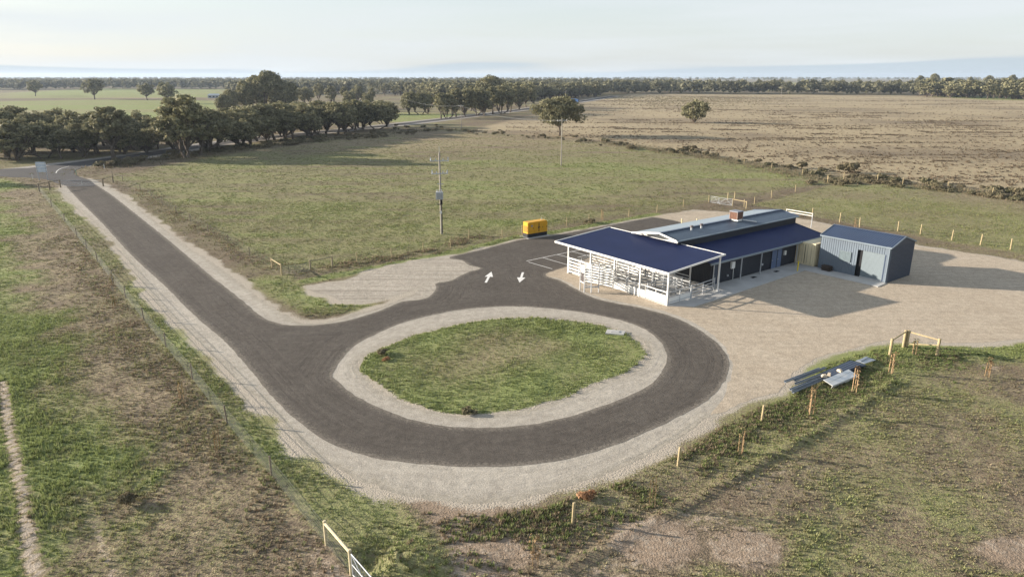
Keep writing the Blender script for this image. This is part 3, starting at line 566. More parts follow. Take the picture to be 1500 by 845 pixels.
for u in (999, 1021):
    p = P(u, 320.5, 1.2); o = thing('bollard', 'pale bollard on sand behind the long building', 'bollard', (p[0], p[1], .02), group='bollards behind the building'); MB().tube([(0, 0, 0), (0, 0, 1.2)], .08, 12).build('post', mat('pale_yellow', (.7, .62, .35), .5), o); MB().tube([(0, 0, 1.2), (0, 0, 1.24)], [.085, .05], 12).build('cap', M_WHITE, o)
# pallet of dark stuff in the shade by the container
pb = thing('pallet_stack', 'dark pallets stacked against the shed in shade', 'pallets', W(23.95, 16.9, .07), RZ)
for k in range(4): MB().box((0, .1 * (k % 2), .07 + k * .14), (.7, 1.0, .1)).build('pallet', mat('dark_timber', (.06, .045, .035), .9), pb)
# white pipe rail frame behind the lean-to
p1, p2 = P(1188, 334), P(1150, 327)
wf = thing('pipe_rail_frame', 'white pipe rail frame standing behind the lean-to', 'rail', (p1[0], p1[1], 0)); dd = p2 - p1
for q in (0, 1): MB().tube([(dd[0] * q, dd[1] * q, 0), (dd[0] * q, dd[1] * q, 2.15)], .06).build('post', M_GALV if q == 0 else M_WHITE, wf)
for z in (2.1, 1.75): MB().tube([(0, 0, z), (dd[0], dd[1], z)], .05).build('rail', M_WHITE, wf)

# ------------------------------------------------------------------ cattle pens
PG = 'cattle pen panels under the canopy'
def panel(a0, b0, a1, b1, h, rails, label, m=M_WHITE, rh=.11, sheetz=None, gap=.28, group=PG):
    t = thing('cattle_panel', label, 'panel', W(a0, b0, .07), 0, group); e = Vector(W(a1, b1, 0)) - Vector(W(a0, b0, 0))
    for q in (0, 1): MB().box((e.x * q, e.y * q, h / 2 + .03), (.08, .08, h + .06), RZ).build('post', m, t)
    if e.length > 2.6: MB().box((e.x * .5, e.y * .5, h / 2), (.06, .06, h), RZ).build('post', m, t)
    for k in range(rails):
        z = h - .06 - k * (h - gap) / max(1, rails - 1); MB().bar((0, 0, z), (e.x, e.y, z), .04, rh).build('rail', m, t)
    if sheetz: MB().bar((e.x * .01, e.y * .01, sheetz / 2 + .05), (e.x * .99, e.y * .99, sheetz / 2 + .05), .02, sheetz).build('sheeting', M_WHITE, t)
    return t
panel(0, .15, 0, 3.45, 1.75, 5, 'white five rail cattle panel at the car park end of the canopy', rh=.16)
panel(-1.15, 4.1, -.4, 7.4, 2.0, 7, 'tall seven rail cattle panel beside the loading chute', rh=.13)
panel(-.4, 7.4, 0, 8.9, 1.35, 3, 'short grey panel with solid sheet below between tall panel and low panels', M_GALV, .09, .75)
panel(0, 8.9, 0, 11.5, 1.3, 3, 'low sheeted front panel with dented shaded base under canopy eave', M_GALV, .08, .7)
panel(0, 11.5, 0, 14.2, 1.3, 3, 'low white sheeted front panel at the corner post', M_WHITE, .09, .85)
panel(.1, 14.35, 3.4, 14.35, 1.3, 3, 'galvanised side panel from the corner post toward the building', M_GALV, .08, .6)
panel(3.5, 14.35, 7.5, 14.0, 1.3, 4, 'galvanised side panel next to the building door', M_GALV, .08)
LI = 'white rail panel inside the cattle pens'
for q in [(3.4,0.2,3.4,4.2),(3.4,4.2,3.4,7.6),(5.6,4.4,5.6,8.2),(5.6,8.2,5.6,12.4),(3.2,9.6,4.6,12.2),(1.8,11.2,3.3,12.6)]:
    panel(*q, 1.5, 5, LI, M_GALV if q[1] > 8 else M_WHITE, rh=.09)
for q in [(0,3.57,3.4,3.9),(.1,8.9,3.4,9.3),(3.4,6.0,5.6,6.4),(3.4,10.8,5.6,10.4),(0.1,.3,3.4,.2),(3.4,.2,7.3,.2),(.2,11.6,1.8,11.2)]:
    panel(*q, 1.45, 4, 'grey cross panel dividing the cattle pens', M_GALV, .08)
lc = thing('loading_chute', 'tall steel framed loading chute gate in front of the canopy', 'chute', W(-3.0, 5.5, 0), RZ)
q4 = [(-.2, 0), (-.4, .85), (0, 1.45), (.75, 1.75)]
for a, b in q4: MB().box(LB(a, b, 1.55), (.08, .08, 3.1)).build('post', M_GALV, lc)
for (a, b), (c, d_) in ((q4[0], q4[1]), (q4[2], q4[3])):
    MB().bar(LB(a, b, 3.08), LB(c, d_, 3.08), .07, .07).build('head_bar', M_WHITE, lc)
for z in (.95, 2.2, 2.55): MB().bar(LB(*q4[0], z), LB(*q4[1], z), .05, .1).build('rail', M_WHITE, lc)
for k in range(7): z = .75 + k * .27; MB().bar(LB(*q4[1], z), LB(*q4[2], z), .04, .09).build('rail', M_GALV, lc); MB().bar(LB(*q4[3], z), LB(2.55, 1.9, z), .04, .10).build('rail', M_WHITE, lc)
MB().box(LB(-.3, .42, 1.45), (.03, .5, .9), -.25).build('sign_plate', mat('sign_dark', (.07, .06, .06), .6), lc)
MB().bar(LB(*q4[1], .5), LB(*q4[3], .6), .1, .12).build('step', M_GALV, lc)

# ------------------------------------------------------------------ generator
g0, g1 = P(774, 349), P(801, 344.5); gd = g1 - g0; gl = np.linalg.norm(gd); grz = math.atan2(gd[1], gd[0])
gen = thing('generator', 'yellow enclosed diesel generator set on black skid', 'generator', (g0[0], g0[1], .02), grz)
M_GEN = mat('generator_yellow', (.66, .34, .02), .45, 0, .06, 1)
MB().box((gl / 2, .6, .28), (gl, 1.25, .5)).build('skid', mat('black_steel', (.02, .02, .022), .5), gen)
MB().box((gl / 2, .6, 1.28), (gl - .04, 1.22, 1.5)).build('enclosure', M_GEN, gen); MB().box((gl / 2, .6, 2.06), (gl - .1, 1.15, .08)).build('roof', M_GEN, gen)
for x in (.55, 1.42, 2.2, 2.9): 
    o = MB().box((x, -.025, 1.25), (.7, .03, 1.3)).build('door', M_GEN, gen); MB().box((x + .24, -.05, 1.25), (.05, .03, .2)).build('handle', mat('black_steel', (.02,) * 3), o)
MB().box((1.78, -.045, 1.3), (.09, .03, 1.2)).build('door_gap', mat('black_steel', (.02,) * 3), gen); MB().box((1.78, -.06, 1.3), (.36, .03, .1)).build('latch_bar', mat('black_steel', (.02,) * 3), gen)
MB().tube([(gl - .5, .6, 2.1), (gl - .5, .6, 2.35)], .06).build('exhaust', M_GALV, gen); o = MB().box((.55, -.05, 1.6), (.3, .02, .24)).build('control_panel', mat('panel_grey', (.25, .25, .27), .5), gen)
for k in range(6): MB().box((-.0, .6, .8 + k * .14), (.05, .9, .05)).build('louvre', mat('black_steel', (.02,) * 3), gen)
MB().prism([(-.3, -.35), (gl + .3, -.35), (gl + .3, 1.6), (-.3, 1.6)], -.05, .03).build('plinth', M_CONC, gen)

# ------------------------------------------------------------------ fences, gates
M_POST = mat('weathered_post', (.20, .165, .12), .9, 0, .25, 5)
M_PINE = mat('treated_pine', (.40, .32, .185), .8, 0, .18, 5)
M_WIRE = mat('fence_wire', (.055, .065, .05), .7, 0)
M_BARK = mat('bark', (.115, .092, .072), .95, 0, .35, 2, .5, 8)
POSTM = {}
def post_mesh(h, r, m):
    k = (round(h, 2), r, m.name)
    if k not in POSTM:
        me = MB().tube([(0, 0, -.25), (0, 0, h - .03), (0, 0, h)], [r, r, r * .75], 9).mesh('post'); me.materials.append(m); POSTM[k] = me
    return POSTM[k]
def gz(p):
    x = np.array([p[0]]); y = np.array([p[1]]); return float(relief(x, y, zones(x, y)[4])[0])
def fence(label, pts, h=1.25, r=.065, wires=(.3, .6, .9, 1.15), wr=.008, m=M_POST, mw=M_WIRE, hs=None, name='wire_fence'):
    t = thing(name, label, 'fence', (pts[0][0], pts[0][1], 0)); o0 = np.array(pts[0])
    for i, p in enumerate(pts):
        hh = h if hs is None else hs[i]; q = np.array(p) - o0
        o = link('post', post_mesh(hh, r, m), m, t, (q[0], q[1], gz(p))); o.rotation_euler = (random.uniform(-.04, .04), random.uniform(-.04, .04), random.uniform(0, 3))
    for z in wires: MB().tube([(p[0] - o0[0], p[1] - o0[1], z + .02 * math.sin(i * 2.1)) for i, p in enumerate(pts)], wr, 4, False).build('wire', mw, t)
    return t
fence('mesh wire fence with weathered posts along the left verge of the drive', FENCE_A, 1.25, .06, (.08, .24, .4, .56, .74, .92, 1.12), .010)
def dens(pts, n):
    o = []
    for a, b in zip(pts[:-1], pts[1:]):
        for k in range(n): o.append(a + (b - a) * k / n)
    return o + [pts[-1]]
fB = PP([(165,259),(180,266),(206,279),(222,290),(238,301),(258,312),(279,325),(305,340),(334,356),(366,376),(399,394)])
fence('wire fence of old grey posts on the paddock side of the drive', fB, 1.2, .06, (.3, .6, .9, 1.1))
fC = PP([(487,391),(523,384),(574,378),(620,370),(660,363),(687,349),(736,350),(765,343),(830,331),(863,326),(883,319),(921,317),(962,311.5),(1001,303),(1038,297)])
fence('wire fence of pale timber posts behind the generator and parking', fC, 1.25, .06, (.3, .6, .9, 1.1), m=M_PINE)
fD = PP([(1090,303),(1105,300),(1130,290),(1165,281),(1212,268)]); fence('pine post wire fence running back from the far gate', fD, 1.3, .07, (.3, .7, 1.1), m=M_PINE)
fE = PP([(880,208),(930,215),(990,224),(1040,231),(1090,240),(1130,248),(1175,257),(1212,266),(1236,262.5),(1285,266),(1322,270.5),(1388,277),(1453,286),(1530,296)]); fence('wire fence through the shrub row at the edge of the dry field', fE, 1.4, .08, (.3, .7, 1.1), m=M_PINE)
fF = PP([(1190,318),(1230,325.6),(1259,333),(1315,339),(1348,344),(1394,352),(1436,359),(1480,366),(1540,376)]); fence('pine post wire fence behind the storage shed', fF, 1.45, .08, (.3, .7, 1.1), m=M_PINE)
fG = PP([(700,880),(839,766),(993,683),(1115.6,617.5),(1303,521)])
fence('new pine post fence along the weedy strip below the loop', fG, 1.2, .075, (.35,), .006, M_PINE)
fH = PP([(640,160),(690,170),(750,168)]);
fI = PP([(100,262),(40,266),(-20,268)])
# strainer assemblies: two posts and a rail
def strainer(label, pa, pb, h=1.3, r=.09, m=M_PINE, rail=True, brace=False, group=None, rr=.055):
    t = thing('strainer_assembly', label, 'fence', (pa[0], pa[1], 0), 0, group); d = np.array(pb) - np.array(pa)
    for q in (0, 1): link('post', post_mesh(h, r, m), m, t, (d[0] * q, d[1] * q, 0))
    if rail: MB().tube([(0, 0, h - .14), (d[0], d[1], h - .14)], rr, 8).build('rail', m, t)
    if brace: MB().tube([(0, 0, .25), (d[0], d[1], h - .55)], .04, 8).build('brace', m, t)
    return t
strainer('timber strainer posts with rail at the corner of the drive fence', P(399, 394), P(413, 403), m=M_PINE); strainer('longer timber strainer posts with rail beside the wire gate', P(455, 397), P(487, 391), m=mat('grey_timber', (.30, .25, .17), .9))
mg = thing('wire_gate', 'slack wire gate hung between two timber strainers', 'gate', (*P(413, 403), 0)); e = P(455, 397) - P(413, 403)
for z in (.15, .35, .55, .75, .95): MB().tube([(0, 0, z), (e[0] * .5, e[1] * .5, z - .08), (e[0], e[1], z)], .012, 4).build('wire', M_GALV, mg)
for q in (.25, .5, .75): MB().box((e[0] * q, e[1] * q, .5), (.04, .04, .95)).build('dropper', M_POST, mg)
strainer('pine strainer posts with rail at the far end of the apron', P(1073, 302), P(1093, 306), 1.3, .09); strainer('pine strainer behind the far galvanised gate', P(1066, 293), P(1076, 291), 1.3, .09)
c1_, c2_, c3_ = P(1303, 521), P(1323, 508), P(1372, 521)
strainer('pine corner strainer with dark rail above the sheet pile', c1_, c2_, 1.45, .11, rr=.06); strainer('pine corner strainer with sloping rail and brace beside the yard', c2_ + np.array([.25, 0]), c3_, 1.45, .11, brace=True, rr=.06)
def steel_gate(label, pa, pb, h=1.15, m=M_GALV, z0=.12, bars=4, r=.03, mesh=False, flip=False):
    t = thing('steel_gate', label, 'gate', (pa[0], pa[1], 0)); d = np.array(pb) - np.array(pa)
    for z in [z0 + (h - z0) * k / (bars - 1) for k in range(bars)]: MB().tube([(0, 0, z), (d[0], d[1], z)], r if z in (z0, h) or bars < 4 else r * .6, 6).build('bar', m, t)
    for q in (0, 1): MB().tube([(d[0] * q, d[1] * q, z0), (d[0] * q, d[1] * q, h)], r, 6).build('stile', m, t)
    MB().tube([(0, 0, h if flip else z0), (d[0] * .5, d[1] * .5, z0 if flip else h), (d[0], d[1], h if flip else z0)], r * .8, 6).build('brace', m, t)
    if mesh:
        for k in range(1, 24): q = k / 24; MB().tube([(d[0] * q, d[1] * q, z0), (d[0] * q, d[1] * q, h)], .006, 4).build('mesh_wire', m, t)
    return t
steel_gate('galvanised farm gate at the far end of the apron', P(1040, 297), P(1052, 299), bars=5); steel_gate('second galvanised farm gate beside the pine strainer', P(1053, 299.5), P(1072, 302), bars=5)
ge0, ge1 = P(89, 274), P(152, 272); gm_ = (ge0 + ge1) / 2
steel_gate('white tube gate leaf across the drive beside the timber rails', ge0, gm_, 1.2, M_GALV, .15, 3, .025); steel_gate('white tube gate leaf across the drive on the paddock side', gm_ + np.array([.15, 0]), ge1, 1.2, M_GALV, .15, 3, .025)
strainer('grey timber rail fence wing left of the drive gate', P(58, 281), P(73, 278), 1.6, .12, M_POST); strainer('grey timber rail joining the drive gate post', P(73.5, 278), P(89, 275), 1.6, .12, M_POST)
strainer('dark timber gate post with stub rail on the paddock side', P(151.5, 273), P(166, 268), 1.5, .14, M_POST)
# the gate in the foreground: thick pine rail, galvanised mesh leaf
a_, b2_ = P(478.5, 798), P(515, 842); st_ = strainer('thick pine rail strainer at the end of the mesh fence', a_, b2_, 1.35, .085, mat('bright_pine', (.56, .48, .31), .75, 0, .15, 6), rr=.075)
gd_ = b2_ - a_; gd_ /= np.linalg.norm(gd_); steel_gate('galvanised mesh gate leaf hung on the foreground pine post', b2_ + gd_ * .15, b2_ + gd_ * 3.6, 1.2, M_GALV, .12, 3, .025, True, True)

# ------------------------------------------------------------------ poles and wires
M_POLE = mat('grey_pole', (.33, .30, .26), .9, 0, .2, 2); M_INS = mat('insulator', (.55, .56, .58), .3)
def pole(label, p, h, r=.15, arms=(), extra=False):
    t = thing('power_pole', label, 'pole', (p[0], p[1], 0)); MB().tube([(0, 0, -.2), (0, 0, h)], [r, r * .7], 10).build('shaft', M_POLE, t)
    for z, w, ang in arms:
        c, s_ = math.cos(ang), math.sin(ang); a = MB().bar((-c * w / 2, -s_ * w / 2 - .15, z), (c * w / 2, s_ * w / 2 - .15, z), .1, .12).build('crossarm', M_GALV if extra else M_POLE, t)
        for q in (-.46, -.2, .2, .46): MB().tube([(c * w * q, s_ * w * q - .15, z + .05), (c * w * q, s_ * w * q - .15, z + .34)], [.07, .05], 8).build('insulator', M_INS, a)
    return t
up = pole('grey power pole with transformer and two crossarms in the paddock', P(647, 343), 11.2, .17, ((10.1, 2.5, .15), (8.4, 2.2, .3)), True)
for z, w in ((10.1, 2.5), (8.4, 2.2)): 
    for q in (-1, 1): MB().box((q * w * .47, -.17, z + .22), (.14, .14, .55)).build('fuse_holder', M_INS, up)
tr_ = MB().box((-.1, -.42, 5.45), (.95, .6, 1.0)).build('transformer', mat('transformer_grey', (.42, .43, .44), .5, 0, .08, 2), up)
for k in range(5): MB().box((-.45 + k * .18, -.75, 5.4), (.04, .1, .8)).build('fin', M_GALV, tr_)
for k in range(3): MB().tube([(-.4 + k * .3, -.42, 5.95), (-.4 + k * .3, -.42, 6.25)], .05, 8).build('bushing', M_INS, tr_)
MB().box((.12, -.3, 4.55), (.3, .25, .6)).build('switch_box', mat('black_steel', (.02,) * 3), up); MB().box((.0, -.22, 3.1), (.3, .08, .35)).build('number_plate', M_WHITE, up); MB().box((-.22, -.2, 4.2), (.5, .12, .1)).build('cable_bracket', mat('black_steel', (.02,) * 3), up)
MB().tube([(.16, -.1, .2), (.14, -.1, 4.3)], .05, 6).build('cable_duct', mat('black_steel', (.02,) * 3), up); MB().bar((-.4, -.15, 7.0), (.45, -.15, 7.0), .06, .08).build('crossarm', M_GALV, up); MB().tube([(0, 0, 11.15), (0, 0, 12.0)], .03, 6).build('mast', M_GALV, up)
P1, P2, P3 = P(647, 343), P(822, 243), P(676, 191)
pole('slim brown power pole standing before the broad lone tree', P2, 11.3, .15, ((10.7, 2.4, .2),)); pole('distant power pole at the highway bend beside low scrub', P3, 10.0, .14, ((9.5, 2.4, .6),))
pole('far thin power pole beyond the blue truck', P(828, 152), 10, .16, ((9.4, 2.4, .2),)); pole('thin power pole by the tree belt of the dry field', P(1144, 142), 12, .18, ((11.4, 2.6, 0),))
def wire(label, a, za, b, zb, sag):
    t = thing('power_line', label, 'wire', (a[0], a[1], 0)); d = b - a
    for q in (-.9, .9): MB().tube([(d[0] * s + q * .3, d[1] * s + q, za + (zb - za) * s - sag * 4 * s * (1 - s)) for s in np.linspace(0, 1, 15)], .011, 4, False).build('strand', mat('pale_wire', (.3, .3, .3), .4), t)
wire('overhead wires from the bend pole to the slim brown pole', P3, 9.6, P2, 10.8, 1.5); wire('overhead wires leaving the bend pole toward the tree line', P3, 9.6, P(590, 170), 9.5, 1.5)
# sign board at the entrance seen from behind
sg = thing('sign_board', 'large pale sign board on two posts at the drive entrance', 'sign', (*P(64, 264), 0), .1)
for q in (-.85, .85): MB().box((q, 0, 1.9), (.12, .12, 3.8)).build('post', M_GALV, sg)
bd = MB().box((0, -.02, 2.75), (2.0, .08, 2.1)).build('board', mat('sign_back', (.52, .58, .66), .4), sg)
for z in (2.1, 2.75, 3.4): MB().box((0, -.09, z), (2.0, .06, .08)).build('batten', M_WHITE, bd)
for u, v, h, lab, c in ((153, 247, 1.0, 'white guide post with cap beside the highway scrub', (.8, .8, .78)), (112, 256.5, 1.3, 'green marker post on the entrance corner', (.15, .3, .2)), (48, 262, 1.1, 'white topped guide post left of the sign board', (.75, .73, .7))):
    t = thing('guide_post', lab, 'post', (*P(u, v), 0)); MB().box((0, 0, h / 2), (.12, .05, h)).build('blade', mat('gp%d' % u, c, .5), t); MB().box((0, -.03, h - .12), (.12, .02, .2)).build('reflector', M_WHITE, t)
hw = bpy.data.objects['highway']
for pts in ([(82, 254), (84, 250.5), (90, 247), (101, 244)], [(140, 241.5), (150, 240.4)]):
    w = spline(PP(pts), 1, closed=False); q = np.vstack([offset(w, .09), offset(w, -.09)[::-1]]); V = [(x, y, .042) for x, y in q]; k = len(w)
    me = bpy.data.meshes.new('painted_edge_line'); me.from_pydata(V, [], [(i, i + 1, 2 * k - 2 - i, 2 * k - 1 - i)[::-1] for i in range(k - 1)]); link('painted_edge_line', me, M_PAINT, hw)

# ------------------------------------------------------------------ pile of steel on the grass
e0, e1 = P(1157, 577), P(1262, 534); dv = e1 - e0; LN = np.linalg.norm(dv); rz = math.atan2(dv[1], dv[0])
M_STEELB = mat('blue_sheet', (.07, .09, .13), .4, .1, .15, 2)
ps = thing('roof_sheet_pile', 'dark blue corrugated roof sheets piled on the grass', 'sheets', (*(e0 + dv * .45), .1), rz)
for k in range(6): 
    x0 = .12 * (k % 3) + .2; o = ribbed('sheet', (x0, -.55 + .05 * (k % 2), .05 + k * .05), (x0 + .001, .35 + .05 * (k % 2), .05 + k * .05), (x0 + LN * .5 - .15 * k, -.5 + .09 * (k % 2), .05 + k * .05), .2, .03, M_STEELB, ps)
M_ZINC = mat('zinc_purlin', (.30, .33, .37), .3, .4, .1, 3)
PGR = 'loose steel purlins beside the sheet pile'
for k, (x0, ln, yo, rot) in enumerate(((0, 4.6, -.2, .02), (.1, 4.9, .05, 0), (1.1, 4.4, .35, -.03), (1.4, 3.9, .6, .03), (.5, 4.2, .8, -.01))):
    c = e0 + dv / LN * x0 + np.array([-math.sin(rz), math.cos(rz)]) * yo; o = MB().bar((0, 0, .0), (ln, 0, .0), .16, .03).bar((0, .075, .06), (ln, .075, .06), .02, .11).bar((0, -.075, .06), (ln, -.075, .06), .02, .11).build('steel_purlin', M_ZINC)
    o.location = (c[0], c[1], .16 + .07 * k); o.rotation_euler = (0, 0, rz + rot); tag(o, 'galvanised steel channel purlin lying in the steel pile', 'purlin', PGR)
c = e0 + dv / LN * 3.2 + np.array([math.sin(rz), -math.cos(rz)]) * .75
o = MB().bar((0, 0, .2), (3.2, 0, .2), .75, .03).bar((0, -.37, .08), (3.2, -.37, .08), .02, .24).build('flashing_sheet', M_WHITE); o.location = (c[0], c[1], .12); o.rotation_euler = (.25, 0, rz); tag(o, 'white folded flashing sheet on the near side of the steel pile', 'sheet')
c = e0 + dv * .97; o = MB().bar((0, 0, .15), (1.6, 0, .15), .7, .04).bar((.1, .1, .2), (1.5, .3, .2), .2, .05).build('offcut_sheet', M_ZINC); o.location = (c[0], c[1], .12); o.rotation_euler = (0, .06, rz); tag(o, 'shiny sheet offcut at the upper end of the steel pile', 'sheet')
for k, s_ in enumerate((.40, .47, .62)): 
    c = e0 + dv * s_ + np.array([.1, -.25]); o = MB().box((0, 0, .06), (.35, .22, .12)).box((.02, 0, .14), (.25, .18, .06)).build('timber_offcut', mat('raw_timber', (.55, .47, .36), .8)); o.location = (c[0], c[1], .5 - .05 * k); o.rotation_euler = (0, 0, k); tag(o, 'pale timber offcut lying on the steel pile', 'timber', 'timber offcuts on the steel pile')
# flat stone or lid on the island lawn
c = P(901, 488); o = MB().prism([(-.8, -.45), (.75, -.5), (.85, .4), (-.7, .5)], 0, .12).box((0, 0, .14), (.7, .45, .05)).build('inspection_cover', M_CONC); o.location = (c[0], c[1], .02); o.rotation_euler = (0, 0, -.2); tag(o, 'pale concrete inspection cover at the edge of the island lawn', 'cover')

# ------------------------------------------------------------------ vegetation materials
def leaf_mat(name, c1, c2, c3, attr=None):
    m, n, l, b = _new(name); geo = n.new('ShaderNodeNewGeometry'); oi = n.new('ShaderNodeObjectInfo')
    if attr: at = n.new('ShaderNodeAttribute'); at.attribute_name = attr; c = at.outputs['Color']
    else:
        c = mixn(n, l, geo.outputs['Random Per Island'], c1, c2); f = mathn(n, l, 'MULTIPLY', oi.outputs['Random'], .6); c = mixn(n, l, f, c, c3)
    v = n.new('ShaderNodeMapRange'); v.inputs['To Min'].default_value = .8; v.inputs['To Max'].default_value = 1.2; l.new(geo.outputs['Random Per Island'], v.inputs['Value'])
    c = mixn(n, l, 1.0, c, v.outputs[0], 'MULTIPLY')
    l.new(c, b.inputs['Base Color']); b.inputs['Roughness'].default_value = .7; b.inputs['Specular IOR Level'].default_value = .15
    t = n.new('ShaderNodeBsdfTranslucent'); l.new(c, t.inputs['Color']); mx = n.new('ShaderNodeMixShader'); mx.inputs[0].default_value = .28
    l.new(b.outputs[0], mx.inputs[1]); l.new(t.outputs[0], mx.inputs[2]); l.new(mx.outputs[0], n['Material Output'].inputs['Surface'])
    MATS[name] = m; return m
M_GUM = leaf_mat('gum_leaves', (.150, .152, .078), (.300, .272, .155), (.205, .192, .112))
M_FARGUM = leaf_mat('far_gum_leaves', (.150, .152, .088), (.225, .210, .128), (.18, .172, .108))
M_SCRUB = leaf_mat('scrub_leaves', (.115, .12, .066), (.19, .165, .10), (.20, .155, .10))
M_GRASS = leaf_mat('grass_blades', None, None, None, 'tint')

def cards(C, size, r, outdir=None, aspect=1.5, flat=0.0):
    """one leaf quad per centre"""
    n = len(C); d = r.normal(size=(n, 3))
    if outdir is not None: d = d * .5 + outdir * 1.0
    d[:, 2] += flat; d /= np.linalg.norm(d, axis=1)[:, None]
    a = r.normal(size=(n, 3)); u = np.cross(d, a); u /= np.linalg.norm(u, axis=1)[:, None]; v = np.cross(d, u)
    s = (size * r.uniform(.55, 1.4, n))[:, None]; u = u * s * .5 * aspect; v = v * s * .5
    V = np.stack([C - u, C - v * .9, C + u, C + v * .9], 1).reshape(-1, 3); F = np.arange(n * 4).reshape(n, 4); return V, F
def gum(seed, H, Wd, nclump, nleaf, leaf, base=.30, ntrunk=1, flatk=.62):
    r = np.random.default_rng(seed); tb = MB(); cen = []; rad = []
    cz, rz_ = H * (base + 1) / 2 + H * .02, H * (1 - base) / 2
    for k in range(nclump):
        ph = r.uniform(0, 2 * math.pi); ct = r.uniform(-.75, 1) ; st = math.sqrt(1 - ct * ct); q = r.uniform(.55, 1.0) ** .6
        lob = .82 + .25 * math.sin(2 * ph + seed) + .12 * math.sin(5 * ph + seed * 2)
        c = np.array([math.cos(ph) * st * Wd / 2 * q * lob * .82, math.sin(ph) * st * Wd / 2 * q * lob * .82, cz + ct * rz_ * q * .84 + .06 * H * math.sin(3 * ph + seed)])
        cen.append(c); rad.append(r.uniform(.06, .135) * Wd)
    roots = [(r.normal(0, .035 * H * (ntrunk > 1)), r.normal(0, .035 * H * (ntrunk > 1))) for _ in range(ntrunk)]
    forks = []
    for x, y in roots:
        f = np.array([x * 2.5 + r.normal(0, .03) * H, y * 2.5 + r.normal(0, .03) * H, H * base * r.uniform(.75, 1.15)]); forks.append(f); tr0 = .030 * H / math.sqrt(ntrunk)
        tb.tube([(x, y, -.2), (x, y, .3), ((x + f[0]) / 2 + r.normal(0, .01) * H, (y + f[1]) / 2, f[2] * .55), tuple(f)], [tr0 * 1.3, tr0, tr0 * .85, tr0 * .7], 7)
    for k in range(0, nclump, max(1, nclump // 16)):
        c = cen[k]; f = min(forks, key=lambda q: np.linalg.norm(q[:2] - c[:2])); mid = (f + c) / 2 + np.array([0, 0, -.03 * H]) + r.normal(0, .02 * H, 3)
        tb.tube([tuple(f - np.array([0, 0, .02 * H])), tuple(mid), tuple(c)], [.016 * H, .010 * H, .004 * H], 5)
    Cs, Od = [], []
    for c, q in zip(cen, rad):
        d = r.normal(size=(nleaf, 3)); d /= np.linalg.norm(d, axis=1)[:, None]; rr = q * r.uniform(.35, 1.08, nleaf) ** .5
        Cs.append(c + d * rr[:, None] * np.array([1, 1, flatk])); Od.append(d)
    V, F = cards(np.vstack(Cs), leaf, r, np.vstack(Od))
    return tb, V, F
TREES = {}
def tree_proto(key, *a, **k):
    tb, V, F = gum(*a, **k); tm = tb.mesh('trunk'); tm.materials.append(M_BARK); cm = mesh_np('crown', V, F); cm.materials.append(M_GUM); TREES[key] = (tm, cm, a[1], V, F); return key
NEAR = [tree_proto('n%d' % i, 100 + i, 13, w, nc, 46, .52, base=bs, ntrunk=tk) for i, (w, nc, bs, tk) in enumerate(((12, 105, .15, 2), (10, 80, .20, 1), (13.5, 120, .12, 3), (9, 74, .26, 1), (11, 92, .08, 2), (14, 125, .17, 2)))]
MID = [tree_proto('m%d' % i, 200 + i, 13, w, nc, 24, .95, base=bs, ntrunk=1) for i, (w, nc, bs) in enumerate(((12, 46, .08), (10, 40, .14), (14, 52, .05), (9, 36, .10)))]
VASE = tree_proto('vase', 300, 13, 13.5, 70, 34, .8, base=.22)
TALL = tree_proto('tall', 310, 30, 26, 120, 66, 1.0, base=.14, ntrunk=2, flatk=.8)
LONE = tree_proto('lone', 320, 13, 22, 130, 56, .58, base=.24, ntrunk=1, flatk=.6)
LONE2 = tree_proto('lone2', 331, 12, 17.5, 90, 55, .62, base=.04, ntrunk=1)
SHADE = tree_proto('shade', 341, 12, 9, 40, 50, .7, base=.3)
def tree(key, p, h, rot, label, group=None, wide=1.0):
    tm, cm, H0, _, _ = TREES[key]; s = h / H0; t = thing('gum_tree', label, 'tree', (p[0], p[1], 0), rot, group); t.scale = (s * wide, s * wide, s)
    link('trunk', tm, None, t); link('crown', cm, None, t); return t
tr = random.Random(5)
G1 = 'gum trees in the row along the highway'; LB1 = ['broad twin stemmed gum in the row along the highway', 'medium single stemmed gum in the row along the highway', 'wide three stemmed gum in the row along the highway', 'slim high crowned gum in the row along the highway', 'low branched twin stemmed gum in the row along the highway', 'spreading heavy crowned gum in the row along the highway']
row = [(5,214,13),(30,212,13),(85,212,13),(118,210,12),(35,236,14),(66,232,13),(122,231,12),(146,224,13),(-25,222,14),(12,230,14),(182,226,10),(202,220,11),(20,222,15),(48,228,14),(78,222,13),(165,233,16),(108,224,14),(-10,228,15),(130,217,12),(152,214,12),(172,219,12),(190,214,12),(212,214,12),(232,219,13),(272,231,18),(290,228,15),(306,222,14),(324,218,13),(342,214,14),(360,211,14),(380,207,14),(398,205,14),(416,202,14),(430,204,13),(446,199,14),(462,197,14),(478,196,14),(494,198,14),(508,193,14),(522,191,14),(538,190,14),(553,190,13),(567,186,13),(246,212,11),(258,224,12),(338,206,13),(374,200,12),(406,196,13),(440,192,13),(484,190,13),(60,214,12),(140,226,10),(220,224,9),(352,217,11),(-40,232,15),(92,233,9),(312,214,12),(326,206,12),(368,205,13),(390,199,12),(424,197,12),(452,193,12),(470,190,13),(500,188,13),(530,186,12),(560,182,12),(392,209,11),(420,206,11),(458,201,11),(512,196,10)]
for i, (u, v, h) in enumerate(row): tree(NEAR[i % 6], P(u + tr.uniform(-4, 4), v), h * .84 * tr.uniform(.88, 1.08), tr.uniform(0, 6.3), LB1[i % 6], G1, wide=tr.uniform(1.15, 1.45))
tree(TALL, P(396, 166), 24.5, 1.0, 'tallest pale gum rising above the horizon behind the roadside row'); 
